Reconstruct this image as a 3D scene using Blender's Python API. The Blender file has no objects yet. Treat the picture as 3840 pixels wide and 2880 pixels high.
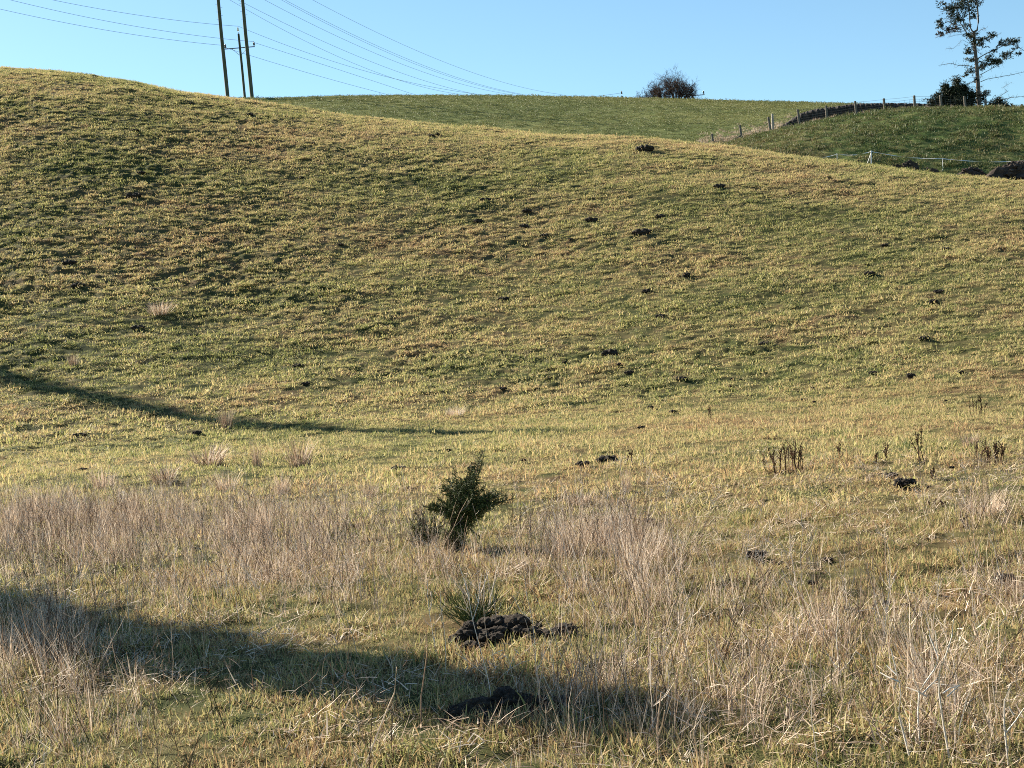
import bpy, math
import numpy as np
from mathutils import Vector, Matrix

D = bpy.data
S = bpy.context.scene
COL = S.collection
rng = np.random.default_rng(7)
R = math.radians

# ------------------------------------------------------------------ camera, sky, sun, exposure
CAM_F = 1365.0                                  # focal length in pixels of a 1024 px wide frame
PITCH, ROLL = R(-1.5), R(5.3)
F = np.array([0, math.cos(PITCH), math.sin(PITCH)])
R0 = np.array([1.0, 0, 0])
U0 = np.cross(R0, F)
RC = math.cos(ROLL) * R0 - math.sin(ROLL) * U0
UC = math.sin(ROLL) * R0 + math.cos(ROLL) * U0
cam = D.cameras.new('camera')
cam.sensor_width = 36.0
cam.lens = CAM_F / 1024 * 36.0
cam.clip_start = 0.1
cam.clip_end = 5000
camo = D.objects.new('camera', cam)
COL.objects.link(camo)
camo.matrix_world = Matrix([[RC[0], UC[0], -F[0], 0], [RC[1], UC[1], -F[1], 0], [RC[2], UC[2], -F[2], 0], [0, 0, 0, 1]])
S.camera = camo

SUN_EL, SUN_FWD = R(30), R(43)                 # low winter sun from the left, ahead of the camera
SUN = np.array([-math.cos(SUN_FWD) * math.cos(SUN_EL), math.sin(SUN_FWD) * math.cos(SUN_EL), math.sin(SUN_EL)])
w = D.worlds.new("World")
S.world = w
w.use_nodes = True
wn = w.node_tree.nodes
bg = wn['Background']
sky = wn.new('ShaderNodeTexSky')
sky.sky_type = 'NISHITA'
sky.sun_disc = False
sky.sun_elevation = SUN_EL
sky.sun_rotation = math.atan2(SUN[0], SUN[1])
sky.air_density = 1.0
sky.dust_density = 0.2
sky.ozone_density = 2.0
tint = wn.new('ShaderNodeMix'); tint.data_type = 'RGBA'; tint.blend_type = 'MULTIPLY'; tint.inputs['Factor'].default_value = 1.0
tint.inputs['B'].default_value = (.86, 1.04, 1.06, 1)            # clear, slightly cyan winter air
w.node_tree.links.new(sky.outputs[0], tint.inputs['A'])
w.node_tree.links.new(tint.outputs['Result'], bg.inputs[0])
bg.inputs[1].default_value = 0.05
sl = D.lights.new('sun', 'SUN')
sl.energy = 5.0
sl.angle = R(0.55)
sl.color = (1.0, 0.90, 0.74)
so = D.objects.new('sun', sl)
COL.objects.link(so)
so.rotation_euler = Vector(SUN).to_track_quat('Z', 'Y').to_euler()
S.view_settings.view_transform = 'Standard'
S.view_settings.look = 'None'
S.view_settings.gamma = 1
S.view_settings.use_curve_mapping = False
S.view_settings.exposure = 1.62
S.cycles.filter_width = 1.0
S.cycles.use_denoising = False
S.cycles.max_bounces = 3
S.cycles.transparent_max_bounces = 4

# ------------------------------------------------------------------ pixels <-> rays (photo pixels, 3840 wide)
def ray(X, Y):
    u, v = np.asarray(X, float) / 3.75, np.asarray(Y, float) / 3.75
    d = F[None] + np.atleast_1d((u - 512) / CAM_F)[:, None] * RC[None] - np.atleast_1d((v - 384) / CAM_F)[:, None] * UC[None]
    return d
def ray_ae(X, Y):
    d = ray(X, Y)
    return np.arctan2(d[:, 0], d[:, 1]), d[:, 2] / np.hypot(d[:, 0], d[:, 1])
def project(P):
    P = np.atleast_2d(P)
    z = P @ F
    return (512 + CAM_F * (P @ RC) / z) * 3.75, (384 - CAM_F * (P @ UC) / z) * 3.75
def at(X, Y, r):
    a, e = ray_ae(X, Y)
    return np.array([math.sin(a[0]) * r, math.cos(a[0]) * r, e[0] * r])

# ------------------------------------------------------------------ noise
_p = np.random.default_rng(3).permutation(512)
_p = np.concatenate([_p, _p, _p])
_g = np.random.default_rng(4).uniform(0, 2 * np.pi, 512)
_g = np.stack([np.cos(_g), np.sin(_g)], 1)
def perlin(x, y, seed=0):
    x = np.asarray(x, float) + seed * 37.7
    y = np.asarray(y, float) + seed * 11.3
    xi, yi = np.floor(x).astype(int), np.floor(y).astype(int)
    xf, yf = x - xi, y - yi
    xi &= 511; yi &= 511
    u, v = xf ** 3 * (xf * (xf * 6 - 15) + 10), yf ** 3 * (yf * (yf * 6 - 15) + 10)
    def gr(ix, iy, dx, dy):
        g = _g[_p[_p[ix & 511] + (iy & 511)]]
        return g[..., 0] * dx + g[..., 1] * dy
    a = gr(xi, yi, xf, yf); b = gr(xi + 1, yi, xf - 1, yf)
    c = gr(xi, yi + 1, xf, yf - 1); d = gr(xi + 1, yi + 1, xf - 1, yf - 1)
    return (a + (b - a) * u + ((c + (d - c) * u) - (a + (b - a) * u)) * v) * 1.5

def smooth(a, b, x):
    t = np.clip((x - a) / (b - a), 0, 1)
    return t * t * (3 - 2 * t)

# ------------------------------------------------------------------ terrain profiles
def curve(px, left, right):
    px = np.array(px, float)
    a, e = ray_ae(px[:, 0], px[:, 1])
    la = [(R(d), v) for d, v in left]; ra = [(R(d), v) for d, v in right]
    aa = np.concatenate([[p[0] for p in la], a, [p[0] for p in ra]])
    ee = np.concatenate([[p[1] for p in la], e, [p[1] for p in ra]])
    o = np.argsort(aa)
    return aa[o], ee[o]
NEAR = curve([(0, 255), (173, 266), (347, 286), (520, 312), (600, 333), (700, 346), (860, 370), (962, 383), (1052, 398), (1179, 416),
              (1300, 435), (1676, 473), (2052, 506), (2387, 517), (2600, 541), (2729, 555), (2992, 589), (3273, 623), (3441, 642), (3609, 662), (3840, 684)],
             [(-180, -.02), (-100, -.02), (-80, .02), (-60, .09), (-42, .17), (-30, .215)], [(28, .065), (40, .04), (60, .01), (90, -.02), (180, -.02)])
FARC = curve([(860, 368), (960, 369), (1100, 367), (1300, 360), (1500, 359), (1800, 359), (2100, 363), (2300, 367), (2600, 374), (2800, 380), (3000, 385), (3150, 389), (3500, 402), (3840, 440)],
             [(-90, .10), (-45, .15), (-25, .175)], [(30, .10), (45, .08), (90, .03)])
PADC = curve([(2200, 690), (2450, 610), (2676, 549), (2779, 525), (2889, 494), (2995, 467), (3102, 448), (3211, 430), (3318, 420), (3430, 404), (3530, 400), (3620, 402), (3700, 400), (3840, 405)],
             [(-30, -.05), (0, -.02)], [(30, .13), (45, .10), (70, .03)])
def interp_s(a, tab):
    d = R(0.5)                                       # slightly rounded so that the ridge lines have no kinks
    return sum(np.interp(a + k * d, *tab) for k in (-1, -.5, 0, .5, 1)) / 5
RB = lambda a: np.interp(a, [R(-180), R(-40), R(-20), 0, R(20), R(40), R(180)], [28, 28, 27, 28, 25, 25, 28])
RCN = lambda a: np.interp(a, [R(-180), R(-20), 0, R(20), R(180)], [105, 105, 90, 75, 75])
def hermite(t, L, p0, m0, p1, m1):
    return (2 * t ** 3 - 3 * t ** 2 + 1) * p0 + (t ** 3 - 2 * t ** 2 + t) * m0 * L + (-2 * t ** 3 + 3 * t ** 2) * p1 + (t ** 3 - t ** 2) * m1 * L
def beyond(dr, z, e, k, lo):
    z2 = z + e * dr - k * np.minimum(dr, 20) ** 2 - k * 40 * np.maximum(dr - 20, 0) * .6
    return np.maximum(z2, lo)
def h_near(a, r):
    ec, rb, rc = interp_s(a, NEAR), RB(a), RCN(a)
    zb = -1.6 + .012 * np.clip(-a / R(20), -1, 1) * np.minimum(r, rb) * smooth(8, 26, r)
    zb1 = -1.6 + .012 * np.clip(-a / R(20), -1, 1) * rb
    zc = ec * rc
    t = np.clip((r - rb) / (rc - rb), 0, 1)
    hill = hermite(t, rc - rb, zb1, .0, zc, ec)
    z = np.where(r < rb, zb, hill)
    return np.where(r > rc, beyond(r - rc, zc, ec, .012, -9), z)
def relief(x, y, r):
    near = 1 - smooth(12, 30, r)
    hill = smooth(22, 40, r)
    n = .05 * perlin(x / 2.3, y / 2.3, 1) + .11 * hill * perlin(x / 4.6, y / 4.6, 2)
    h1 = perlin(x / .50, y / .42, 3); h2 = perlin(x / .25, y / .22, 4); h3 = perlin(x / 1.15, y / 1.15, 6)
    amp = .6 + .9 * smooth(-.35, .4, perlin(x / 9, y / 9, 5))
    amp = amp * (1 + .55 * smooth(2, -14, x) * hill)
    h1 = np.sign(h1) * np.abs(h1) ** .75
    n += (.022 + .026 * hill) * amp * (h1 + .6 * h2) + .032 * hill * amp * h3 + .02 * near * h2
    return n
def ground(x, y):
    r = np.hypot(x, y); a = np.arctan2(x, y)
    return h_near(a, r) + relief(x, y, r) * np.where(r > 1.5, 1, 0)
def h_pad(a, r):
    ec = interp_s(a, PADC); en = interp_s(a, NEAR)
    r0, rc = 77.0, 100.0
    z0 = np.minimum(en * r0 - 1.1, ec * rc - 1)
    t = np.clip((r - r0) / (rc - r0), -.3, 1)
    z = hermite(t, rc - r0, z0, (ec * rc - z0) / (rc - r0) * 1.25, ec * rc, ec)
    return np.where(r > rc, beyond(r - rc, ec * rc, ec - .12, .02, -9), z)
def relief_pad(x, y):
    h = perlin(x / .6, y / .5, 11); h2 = perlin(x / 2.4, y / 1.1, 12); h3 = perlin(x / 6, y / 6, 13)
    return .07 * h + .09 * h2 + .08 * h3
def paddock(x, y):
    return h_pad(np.arctan2(x, y), np.hypot(x, y)) + relief_pad(x, y)
def h_far(a, r):
    ec = interp_s(a, FARC); rc = 152.0; r0 = 88.0
    z0 = ec * rc * .36
    t = np.clip((r - r0) / (rc - r0), -.3, 1)
    z = hermite(t, rc - r0, z0, .30, ec * rc, ec)
    return np.where(r > rc, beyond(r - rc, ec * rc, ec - .02, .006, -9), z)
_sa = ray_ae([945, 990, 1380, 1500], [368] * 4)[0]
def shade_step(a, r):                                     # step added to the turf so its unlit face gives the shadow below the poles
    return -.30 * np.interp(a, _sa, [0, 1, .8, 0]) * smooth(138, 148, r) * (1 - smooth(148.6, 149.3, r))
def farfield(x, y):
    return h_far(np.arctan2(x, y), np.hypot(x, y)) + shade_step(np.arctan2(x, y), np.hypot(x, y)) + .05 * perlin(x / 1.2, y / 1.2, 21) + .07 * perlin(x / 4, y / 3, 22)
def hit(X, Y, fn, r0=3.0, r1=112.0, bias=0.0):
    a, e = ray_ae(X, Y)
    rr = np.linspace(r0, r1, 4000)
    z = fn(np.sin(a[0]) * rr, np.cos(a[0]) * rr)
    k = np.argmax(z + bias >= e[0] * rr)
    r = rr[k] if k > 0 else r1
    return np.array([math.sin(a[0]) * r, math.cos(a[0]) * r, fn(np.array([math.sin(a[0]) * r]), np.array([math.cos(a[0]) * r]))[0]])

# ------------------------------------------------------------------ materials
def nodes_of(name):
    m = D.materials.new(name); m.use_nodes = True
    nt = m.node_tree
    for n in list(nt.nodes): nt.nodes.remove(n)
    out = nt.nodes.new('ShaderNodeOutputMaterial')
    return m, nt, out
def mth(nt, op, a, b=None, clamp=False):
    n = nt.nodes.new('ShaderNodeMath'); n.operation = op; n.use_clamp = clamp
    for i, v in enumerate((a, b)):
        if v is None: continue
        if isinstance(v, (int, float)): n.inputs[i].default_value = v
        else: nt.links.new(v, n.inputs[i])
    return n.outputs[0]
def noise(nt, vec, scale, detail=2, rough=.5, stretch=None):
    if stretch:
        mp = nt.nodes.new('ShaderNodeMapping'); mp.inputs['Scale'].default_value = stretch
        nt.links.new(vec, mp.inputs[0]); vec = mp.outputs[0]
    n = nt.nodes.new('ShaderNodeTexNoise'); n.inputs['Scale'].default_value = scale
    n.inputs['Detail'].default_value = detail; n.inputs['Roughness'].default_value = rough
    nt.links.new(vec, n.inputs['Vector'])
    return n.outputs['Fac']
def ramp(nt, fac, stops):
    n = nt.nodes.new('ShaderNodeValToRGB'); cr = n.color_ramp
    cr.elements[0].position, cr.elements[0].color = stops[0][0], (*stops[0][1], 1)
    cr.elements[1].position, cr.elements[1].color = stops[-1][0], (*stops[-1][1], 1)
    for p, c in stops[1:-1]:
        e = cr.elements.new(p); e.color = (*c, 1)
    nt.links.new(fac, n.inputs[0])
    return n.outputs[0]
def veg(name, stops, big=.5, mid=.4, tone=.5, rnd=.25, trans=.35, gold=0.0, scale=.11, offset=0.0, rough=.65):
    """leaf or straw: colour wanders with the place, with the clump and from blade to blade"""
    m, nt, out = nodes_of(name)
    geo = nt.nodes.new('ShaderNodeNewGeometry'); pos = geo.outputs['Position']
    f = mth(nt, 'MULTIPLY', mth(nt, 'SUBTRACT', noise(nt, pos, scale, 4, .62), .5), big * 2)
    f2 = mth(nt, 'MULTIPLY', mth(nt, 'SUBTRACT', noise(nt, pos, 1.3, 3, .6), .5), mid * 2)
    at_ = nt.nodes.new('ShaderNodeAttribute'); at_.attribute_name = 'tone'
    f3 = mth(nt, 'MULTIPLY', mth(nt, 'SUBTRACT', at_.outputs['Fac'], .5), tone)
    oi = nt.nodes.new('ShaderNodeObjectInfo')
    f4 = mth(nt, 'MULTIPLY', mth(nt, 'SUBTRACT', oi.outputs['Random'], .5), rnd)
    s = mth(nt, 'ADD', mth(nt, 'ADD', f, f2), mth(nt, 'ADD', f3, f4))
    s = mth(nt, 'ADD', s, .5 + offset)
    if gold:
        sep = nt.nodes.new('ShaderNodeSeparateXYZ'); nt.links.new(pos, sep.inputs[0])
        gx = nt.nodes.new('ShaderNodeMapRange'); gx.inputs[1].default_value = -3; gx.inputs[2].default_value = 8
        nt.links.new(sep.outputs[0], gx.inputs[0])
        gy = nt.nodes.new('ShaderNodeMapRange'); gy.inputs[1].default_value = 34; gy.inputs[2].default_value = 22
        nt.links.new(sep.outputs[1], gy.inputs[0])
        s = mth(nt, 'ADD', s, mth(nt, 'MULTIPLY', mth(nt, 'MULTIPLY', gx.outputs[0], gy.outputs[0]), gold))
    c = ramp(nt, s, stops)
    p = nt.nodes.new('ShaderNodeBsdfPrincipled'); p.inputs['Roughness'].default_value = rough
    p.inputs['Specular IOR Level'].default_value = .25 if trans else .02
    nt.links.new(c, p.inputs['Base Color'])
    if trans:
        t = nt.nodes.new('ShaderNodeBsdfTranslucent'); nt.links.new(c, t.inputs[0])
        mx = nt.nodes.new('ShaderNodeMixShader'); mx.inputs[0].default_value = trans
        nt.links.new(p.outputs[0], mx.inputs[1]); nt.links.new(t.outputs[0], mx.inputs[2])
        nt.links.new(mx.outputs[0], out.inputs[0])
    else:
        nt.links.new(p.outputs[0], out.inputs[0])
    return m
def solid(name, stops, scale=6, detail=5, rough=.85, bump=0, stretch=None, coord='Object', spec=.25, bdist=.02, metal=0):
    m, nt, out = nodes_of(name)
    if coord == 'Object': v = nt.nodes.new('ShaderNodeTexCoord').outputs['Object']
    else: v = nt.nodes.new('ShaderNodeNewGeometry').outputs['Position']
    f = noise(nt, v, scale, detail, .65, stretch)
    f = mth(nt, 'ADD', mth(nt, 'MULTIPLY', mth(nt, 'SUBTRACT', f, .5), 2.0), .5, True)
    p = nt.nodes.new('ShaderNodeBsdfPrincipled'); p.inputs['Roughness'].default_value = rough
    p.inputs['Specular IOR Level'].default_value = spec; p.inputs['Metallic'].default_value = metal
    nt.links.new(ramp(nt, f, stops), p.inputs['Base Color'])
    if bump:
        b = nt.nodes.new('ShaderNodeBump'); b.inputs['Strength'].default_value = bump; b.inputs['Distance'].default_value = bdist
        nt.links.new(noise(nt, v, scale * 3, 6, .7, stretch), b.inputs['Height']); nt.links.new(b.outputs[0], p.inputs['Normal'])
    nt.links.new(p.outputs[0], out.inputs[0])
    return m

TURF = [(0, (.07, .095, .032)), (.25, (.19, .21, .07)), (.45, (.36, .34, .13)), (.62, (.50, .42, .20)), (.80, (.46, .33, .17)), (1, (.28, .17, .09))]
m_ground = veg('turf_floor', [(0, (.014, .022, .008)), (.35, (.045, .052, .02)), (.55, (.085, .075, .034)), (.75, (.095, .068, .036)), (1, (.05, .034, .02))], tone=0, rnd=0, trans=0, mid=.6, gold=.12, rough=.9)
m_turf = veg('turf_blade', TURF, big=.65, mid=.35, tone=.55, rnd=.3, gold=.20, trans=.48)
m_meadow = veg('meadow_blade', TURF, big=.4, mid=.45, tone=.9, rnd=.4, gold=.14, scale=.35, trans=.35, offset=.06)
m_dry = veg('dry_straw', [(0, (.10, .062, .04)), (.25, (.33, .225, .15)), (.55, (.60, .46, .335)), (1, (.82, .70, .56))], big=.3, mid=.35, tone=1.0, rnd=.35, trans=.25)
m_weed = veg('dead_weed_stem', [(0, (.04, .026, .02)), (.4, (.16, .11, .08)), (.65, (.47, .355, .265)), (1, (.76, .64, .52))], big=.4, mid=.3, tone=.9, rnd=.9, trans=0)
m_white = veg('bleached_stem', [(0, (.45, .40, .33)), (1, (.78, .73, .66))], tone=.6, rnd=.3, trans=.1)
m_dock = veg('dark_dock_stem', [(0, (.03, .017, .012)), (.6, (.11, .06, .036)), (1, (.24, .15, .09))], tone=.8, trans=0)
FARG = [(0, (.06, .085, .03)), (.4, (.135, .155, .055)), (.65, (.20, .20, .075)), (1, (.28, .23, .09))]
m_far = veg('far_turf', FARG, big=.35, mid=.25, tone=.35, rnd=.2, trans=.2, scale=.06)
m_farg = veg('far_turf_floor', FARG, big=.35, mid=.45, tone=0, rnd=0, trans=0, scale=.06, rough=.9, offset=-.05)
PADG = [(0, (.03, .055, .02)), (.35, (.075, .11, .035)), (.6, (.14, .145, .055)), (.82, (.20, .16, .08)), (1, (.16, .10, .05))]
m_pad = veg('paddock_blade', PADG, big=.5, mid=.3, tone=.4, rnd=.3, trans=.25, scale=.09)
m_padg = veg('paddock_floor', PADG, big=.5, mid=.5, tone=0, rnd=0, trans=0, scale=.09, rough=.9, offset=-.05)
m_soil = solid('mole_soil', [(0, (.012, .009, .007)), (.5, (.036, .027, .02)), (1, (.11, .085, .064))], scale=22, bump=1.0, rough=.95)
m_soil2 = solid('heaped_soil', [(0, (.02, .014, .011)), (.5, (.05, .036, .028)), (1, (.10, .075, .06))], scale=4, bump=.6, rough=.95)
m_bank = solid('bank_soil', [(0, (.014, .012, .012)), (.6, (.045, .038, .034)), (1, (.10, .08, .06))], scale=2.0, bump=.8, rough=.95, coord='World', bdist=.1)
m_wood = solid('weathered_post', [(0, (.06, .052, .042)), (.5, (.15, .13, .105)), (1, (.26, .23, .19))], scale=5, stretch=(6, 6, .6), bump=.4, rough=.9)
m_wood2 = solid('pale_post', [(0, (.25, .22, .18)), (1, (.50, .46, .39))], scale=5, stretch=(6, 6, .6), bump=.3, rough=.9)
m_pole = solid('treated_pole', [(0, (.035, .04, .024)), (.45, (.075, .085, .05)), (.7, (.10, .105, .07)), (1, (.13, .10, .07))], scale=1.2, stretch=(5, 5, .35), bump=.4, rough=.85)
m_steel = solid('galvanised_steel', [(0, (.06, .06, .065)), (1, (.12, .12, .13))], scale=8, rough=.6)
m_wire = solid('conductor', [(0, (.13, .16, .20)), (1, (.19, .22, .26))], scale=2, rough=.6)
m_ins = solid('insulator_glaze', [(0, (.05, .055, .06)), (1, (.09, .10, .11))], scale=5, rough=.25, spec=.6)
m_inw = solid('white_glaze', [(0, (.65, .68, .70)), (1, (.85, .86, .86))], scale=5, rough=.2, spec=.6)
m_tape = solid('white_tape', [(0, (.74, .74, .72)), (1, (.86, .86, .84))], scale=3, rough=.6)
m_bark = solid('conifer_bark', [(0, (.06, .05, .042)), (.6, (.15, .125, .105)), (1, (.25, .215, .19))], scale=3, stretch=(3, 3, .8), bump=.6, rough=.95)
m_needle = veg('conifer_needle', [(0, (.010, .018, .010)), (.5, (.024, .036, .018)), (1, (.055, .058, .028))], big=.2, mid=.4, tone=.7, trans=.12, rnd=0)
m_brown = veg('dead_needle', [(0, (.04, .028, .018)), (1, (.11, .07, .045))], tone=.7, trans=.1, rnd=0)
m_twig = veg('bare_twig', [(0, (.035, .023, .02)), (.6, (.10, .066, .054)), (1, (.19, .13, .105))], tone=.9, trans=0, rnd=0)
m_gorse = veg('gorse_spine', [(0, (.016, .03, .01)), (.5, (.055, .085, .022)), (1, (.17, .185, .06))], big=.2, mid=.4, tone=.8, trans=.15, rnd=0)
m_gstem = veg('gorse_stem', [(0, (.02, .016, .012)), (1, (.07, .055, .04))], tone=.6, trans=0, rnd=0)
m_pale = veg('pale_seed_fluff', [(0, (.5, .46, .40)), (1, (.75, .71, .64))], tone=.6, trans=.3, rnd=0)

# ------------------------------------------------------------------ mesh building
class MB:
    def __init__(s): s.v, s.f, s.t = [], [], []
    def add(s, verts, faces, tone):
        o = len(s.v); s.v.extend(verts); s.f.extend([tuple(i + o for i in f) for f in faces])
        s.t.extend([tone] * len(verts))
    def tube(s, pts, rad, n=4, tone=None, cap=True):
        pts = [np.asarray(p, float) for p in pts]
        if np.isscalar(rad): rad = [rad] * len(pts)
        tone = rng.random() if tone is None else tone
        vs, fs = [], []
        for i, p in enumerate(pts):
            d = pts[min(i + 1, len(pts) - 1)] - pts[max(i - 1, 0)]
            d = d / (np.linalg.norm(d) + 1e-9)
            up = np.array([0, 0, 1.0]) if abs(d[2]) < .9 else np.array([1.0, 0, 0])
            x = np.cross(d, up); x /= np.linalg.norm(x); y = np.cross(d, x)
            for k in range(n):
                a = 2 * math.pi * k / n
                vs.append(p + rad[i] * (math.cos(a) * x + math.sin(a) * y))
        for i in range(len(pts) - 1):
            for k in range(n):
                k2 = (k + 1) % n
                fs.append((i * n + k, i * n + k2, (i + 1) * n + k2, (i + 1) * n + k))
        if cap:
            fs.append(tuple(range(n))); fs.append(tuple((len(pts) - 1) * n + k for k in range(n - 1, -1, -1)))
        s.add(vs, fs, tone)
    def blade(s, base, az, lean, h, wd, bend, tone=None):
        """a flat tapering leaf: quad, quad, tip"""
        tone = rng.random() if tone is None else tone
        d = np.array([math.cos(az), math.sin(az), 0]); sd = np.array([-math.sin(az + rng.normal(0, .5)), math.cos(az), 0]) * wd / 2
        base = np.asarray(base, float); pts = []
        th = lean; p = base.copy()
        pts.append(p.copy())
        for k in range(3):
            p = p + h / 3 * (d * math.sin(th) + np.array([0, 0, math.cos(th)]))
            pts.append(p.copy()); th += bend / 3
        vs = [pts[0] - sd, pts[0] + sd, pts[1] - sd * .9, pts[1] + sd * .9, pts[2] - sd * .6, pts[2] + sd * .6, pts[3]]
        s.add(vs, [(0, 1, 3, 2), (2, 3, 5, 4), (4, 5, 6)], tone)
    def lump(s, c, rx, ry, rz, seed, sub=2, rough=.25, tone=.5, rot=0):
        vv, ff = ICO[sub]
        n = perlin(vv[:, 0] * 1.7 + seed * 3.1, vv[:, 1] * 1.7 + vv[:, 2] * 1.9, seed) + .5 * perlin(vv[:, 0] * 3.7 + vv[:, 2] * 3, vv[:, 1] * 3.9, seed + 5)
        if sub > 2: n = n + .45 * perlin(vv[:, 0] * 8 + seed, vv[:, 1] * 8 + vv[:, 2] * 6, seed + 9)
        v = vv * (1 + rough * n[:, None]) * np.array([rx, ry, rz])
        cr, sr = math.cos(rot), math.sin(rot)
        v = np.stack([v[:, 0] * cr - v[:, 1] * sr, v[:, 0] * sr + v[:, 1] * cr, v[:, 2]], 1) + np.asarray(c)
        s.add(list(v), ff, tone)
    def mesh(s, name, mat, smooth_=False):
        me = D.meshes.new(name)
        me.from_pydata([tuple(map(float, v)) for v in s.v], [], s.f)
        a = me.attributes.new('tone', 'FLOAT', 'POINT')
        a.data.foreach_set('value', np.array(s.t, np.float32))
        me.materials.append(mat)
        if smooth_: me.polygons.foreach_set('use_smooth', [True] * len(me.polygons))
        me.update()
        return me
    def build(s, name, mat, parent=None, smooth_=False, loc=None):
        o = D.objects.new(name, s.mesh(name, mat, smooth_)); COL.objects.link(o)
        if parent: o.parent = parent
        if loc is not None: o.location = [float(q) for q in loc]
        return o
def ico(sub):
    t = (1 + 5 ** .5) / 2
    v = [(-1, t, 0), (1, t, 0), (-1, -t, 0), (1, -t, 0), (0, -1, t), (0, 1, t), (0, -1, -t), (0, 1, -t), (t, 0, -1), (t, 0, 1), (-t, 0, -1), (-t, 0, 1)]
    v = [np.array(p) / np.linalg.norm(p) for p in v]
    f = [(0, 11, 5), (0, 5, 1), (0, 1, 7), (0, 7, 10), (0, 10, 11), (1, 5, 9), (5, 11, 4), (11, 10, 2), (10, 7, 6), (7, 1, 8), (3, 9, 4), (3, 4, 2), (3, 2, 6), (3, 6, 8), (3, 8, 9), (4, 9, 5), (2, 4, 11), (6, 2, 10), (8, 6, 7), (9, 8, 1)]
    for _ in range(sub):
        cache, nf = {}, []
        def midp(i, j):
            k = (min(i, j), max(i, j))
            if k not in cache:
                m = v[i] + v[j]; v.append(m / np.linalg.norm(m)); cache[k] = len(v) - 1
            return cache[k]
        for a, b, c in f:
            x, y, z = midp(a, b), midp(b, c), midp(c, a)
            nf += [(a, x, z), (b, y, x), (c, z, y), (x, y, z)]
        f = nf
    return np.array(v), f
ICO = {k: ico(k) for k in (0, 1, 2, 3)}
def tag(o, label=None, cat=None, group=None, kind=None):
    if label: o['label'] = label
    if cat: o['category'] = cat
    if group: o['group'] = group
    if kind: o['kind'] = kind
    return o
def empty(name, loc, rz=0.0):
    o = D.objects.new(name, None); COL.objects.link(o); o.empty_display_size = .2
    o.location = [float(q) for q in loc]; o.rotation_euler = (0, 0, rz)
    return o
def copy_tree(o, parent=None):
    c = o.copy(); COL.objects.link(c)
    if parent: c.parent = parent
    for ch in o.children: copy_tree(ch, c)
    return c
def grid(name, X, Y, Z, mat):
    nr, nc = X.shape
    me = D.meshes.new(name)
    me.vertices.add(nr * nc)
    me.vertices.foreach_set('co', np.stack([X, Y, Z], -1).astype(np.float32).ravel())
    i = np.arange(nr - 1)[:, None] * nc + np.arange(nc - 1)[None]
    q = np.stack([i, i + 1, i + nc + 1, i + nc], -1).reshape(-1, 4)
    me.loops.add(q.size); me.loops.foreach_set('vertex_index', q.ravel().astype(np.int32))
    me.polygons.add(len(q))
    me.polygons.foreach_set('loop_start', (np.arange(len(q)) * 4).astype(np.int32))
    me.polygons.foreach_set('loop_total', np.full(len(q), 4, np.int32))
    me.update(calc_edges=True)
    me.polygons.foreach_set('use_smooth', np.ones(len(q), bool))
    me.materials.append(mat)
    o = D.objects.new(name, me); COL.objects.link(o)
    return tag(o, kind='structure')
def polar(a, r):
    A, Rr = np.meshgrid(a, r)
    return A, Rr, np.sin(A) * Rr, np.cos(A) * Rr

# ------------------------------------------------------------------ the land
a_f = np.linspace(R(-27), R(27), 640)
a_all = np.concatenate([np.linspace(R(-180), R(-28), 60), a_f, np.linspace(R(28), R(180), 60)])
r_all = np.concatenate([[.4, 1, 1.6], np.geomspace(2.2, 28, 300), np.arange(28.1, 112, .13), np.geomspace(114, 1800, 24)])
A, Rr, X, Y = polar(a_all, r_all)
Z = h_near(A, Rr) + relief(X, Y, Rr) * (Rr < 113)
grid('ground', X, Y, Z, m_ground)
A, Rr, X, Y = polar(np.linspace(R(-4), R(48), 420), np.concatenate([np.arange(75, 104, .16), np.geomspace(104.5, 240, 20)]))
Z = h_pad(A, Rr) + relief_pad(X, Y)
# animal paths worn along the slope
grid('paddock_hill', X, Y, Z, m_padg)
A, Rr, X, Y = polar(np.linspace(R(-70), R(60), 520), np.concatenate([np.arange(84, 160, .35), np.geomspace(161, 700, 30)]))
Z = h_far(A, Rr) + shade_step(A, Rr) + (.05 * perlin(X / 1.2, Y / 1.2, 21) + .07 * perlin(X / 4, Y / 3, 22)) * (Rr < 200)
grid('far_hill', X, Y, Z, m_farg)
# eroded earth bank behind the fence
bx = np.array([2930, 3000, 3060, 3100, 3205, 3318, 3430, 3500, 3540]); bt = np.array([472, 425, 408, 404, 388, 386, 387, 391, 400]); bb = np.array([462, 470, 460, 452, 436, 425, 412, 408, 408])
s = np.linspace(2930, 3540, 260)
top, bot = np.interp(s, bx, bt), np.interp(s, bx, bb) + 12
rows = []
for k, (fr, dr) in enumerate([(0, 0), (.2, .1), (.42, .16), (.62, .24), (.82, .3), (.94, .42), (1, .8), (1.0, 1.6), (.97, 3.2), (.8, 5.5), (.3, 9), (-.8, 14)]):
    a, e = ray_ae(s, bot + (top - bot) * fr)
    rr = 104.2 + dr + .22 * perlin(s / 14, np.full_like(s, k * .9), 31) + .12 * perlin(s / 5, np.full_like(s, k * 2.1), 32)
    rows.append(np.stack([np.sin(a) * rr, np.cos(a) * rr, e * rr + (.06 * perlin(s / 7, np.full_like(s, 3.3), 33) if k > 3 else 0)], -1))
rows = np.array(rows)
grid('earth_bank', rows[..., 0], rows[..., 1], rows[..., 2], m_bank)

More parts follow.
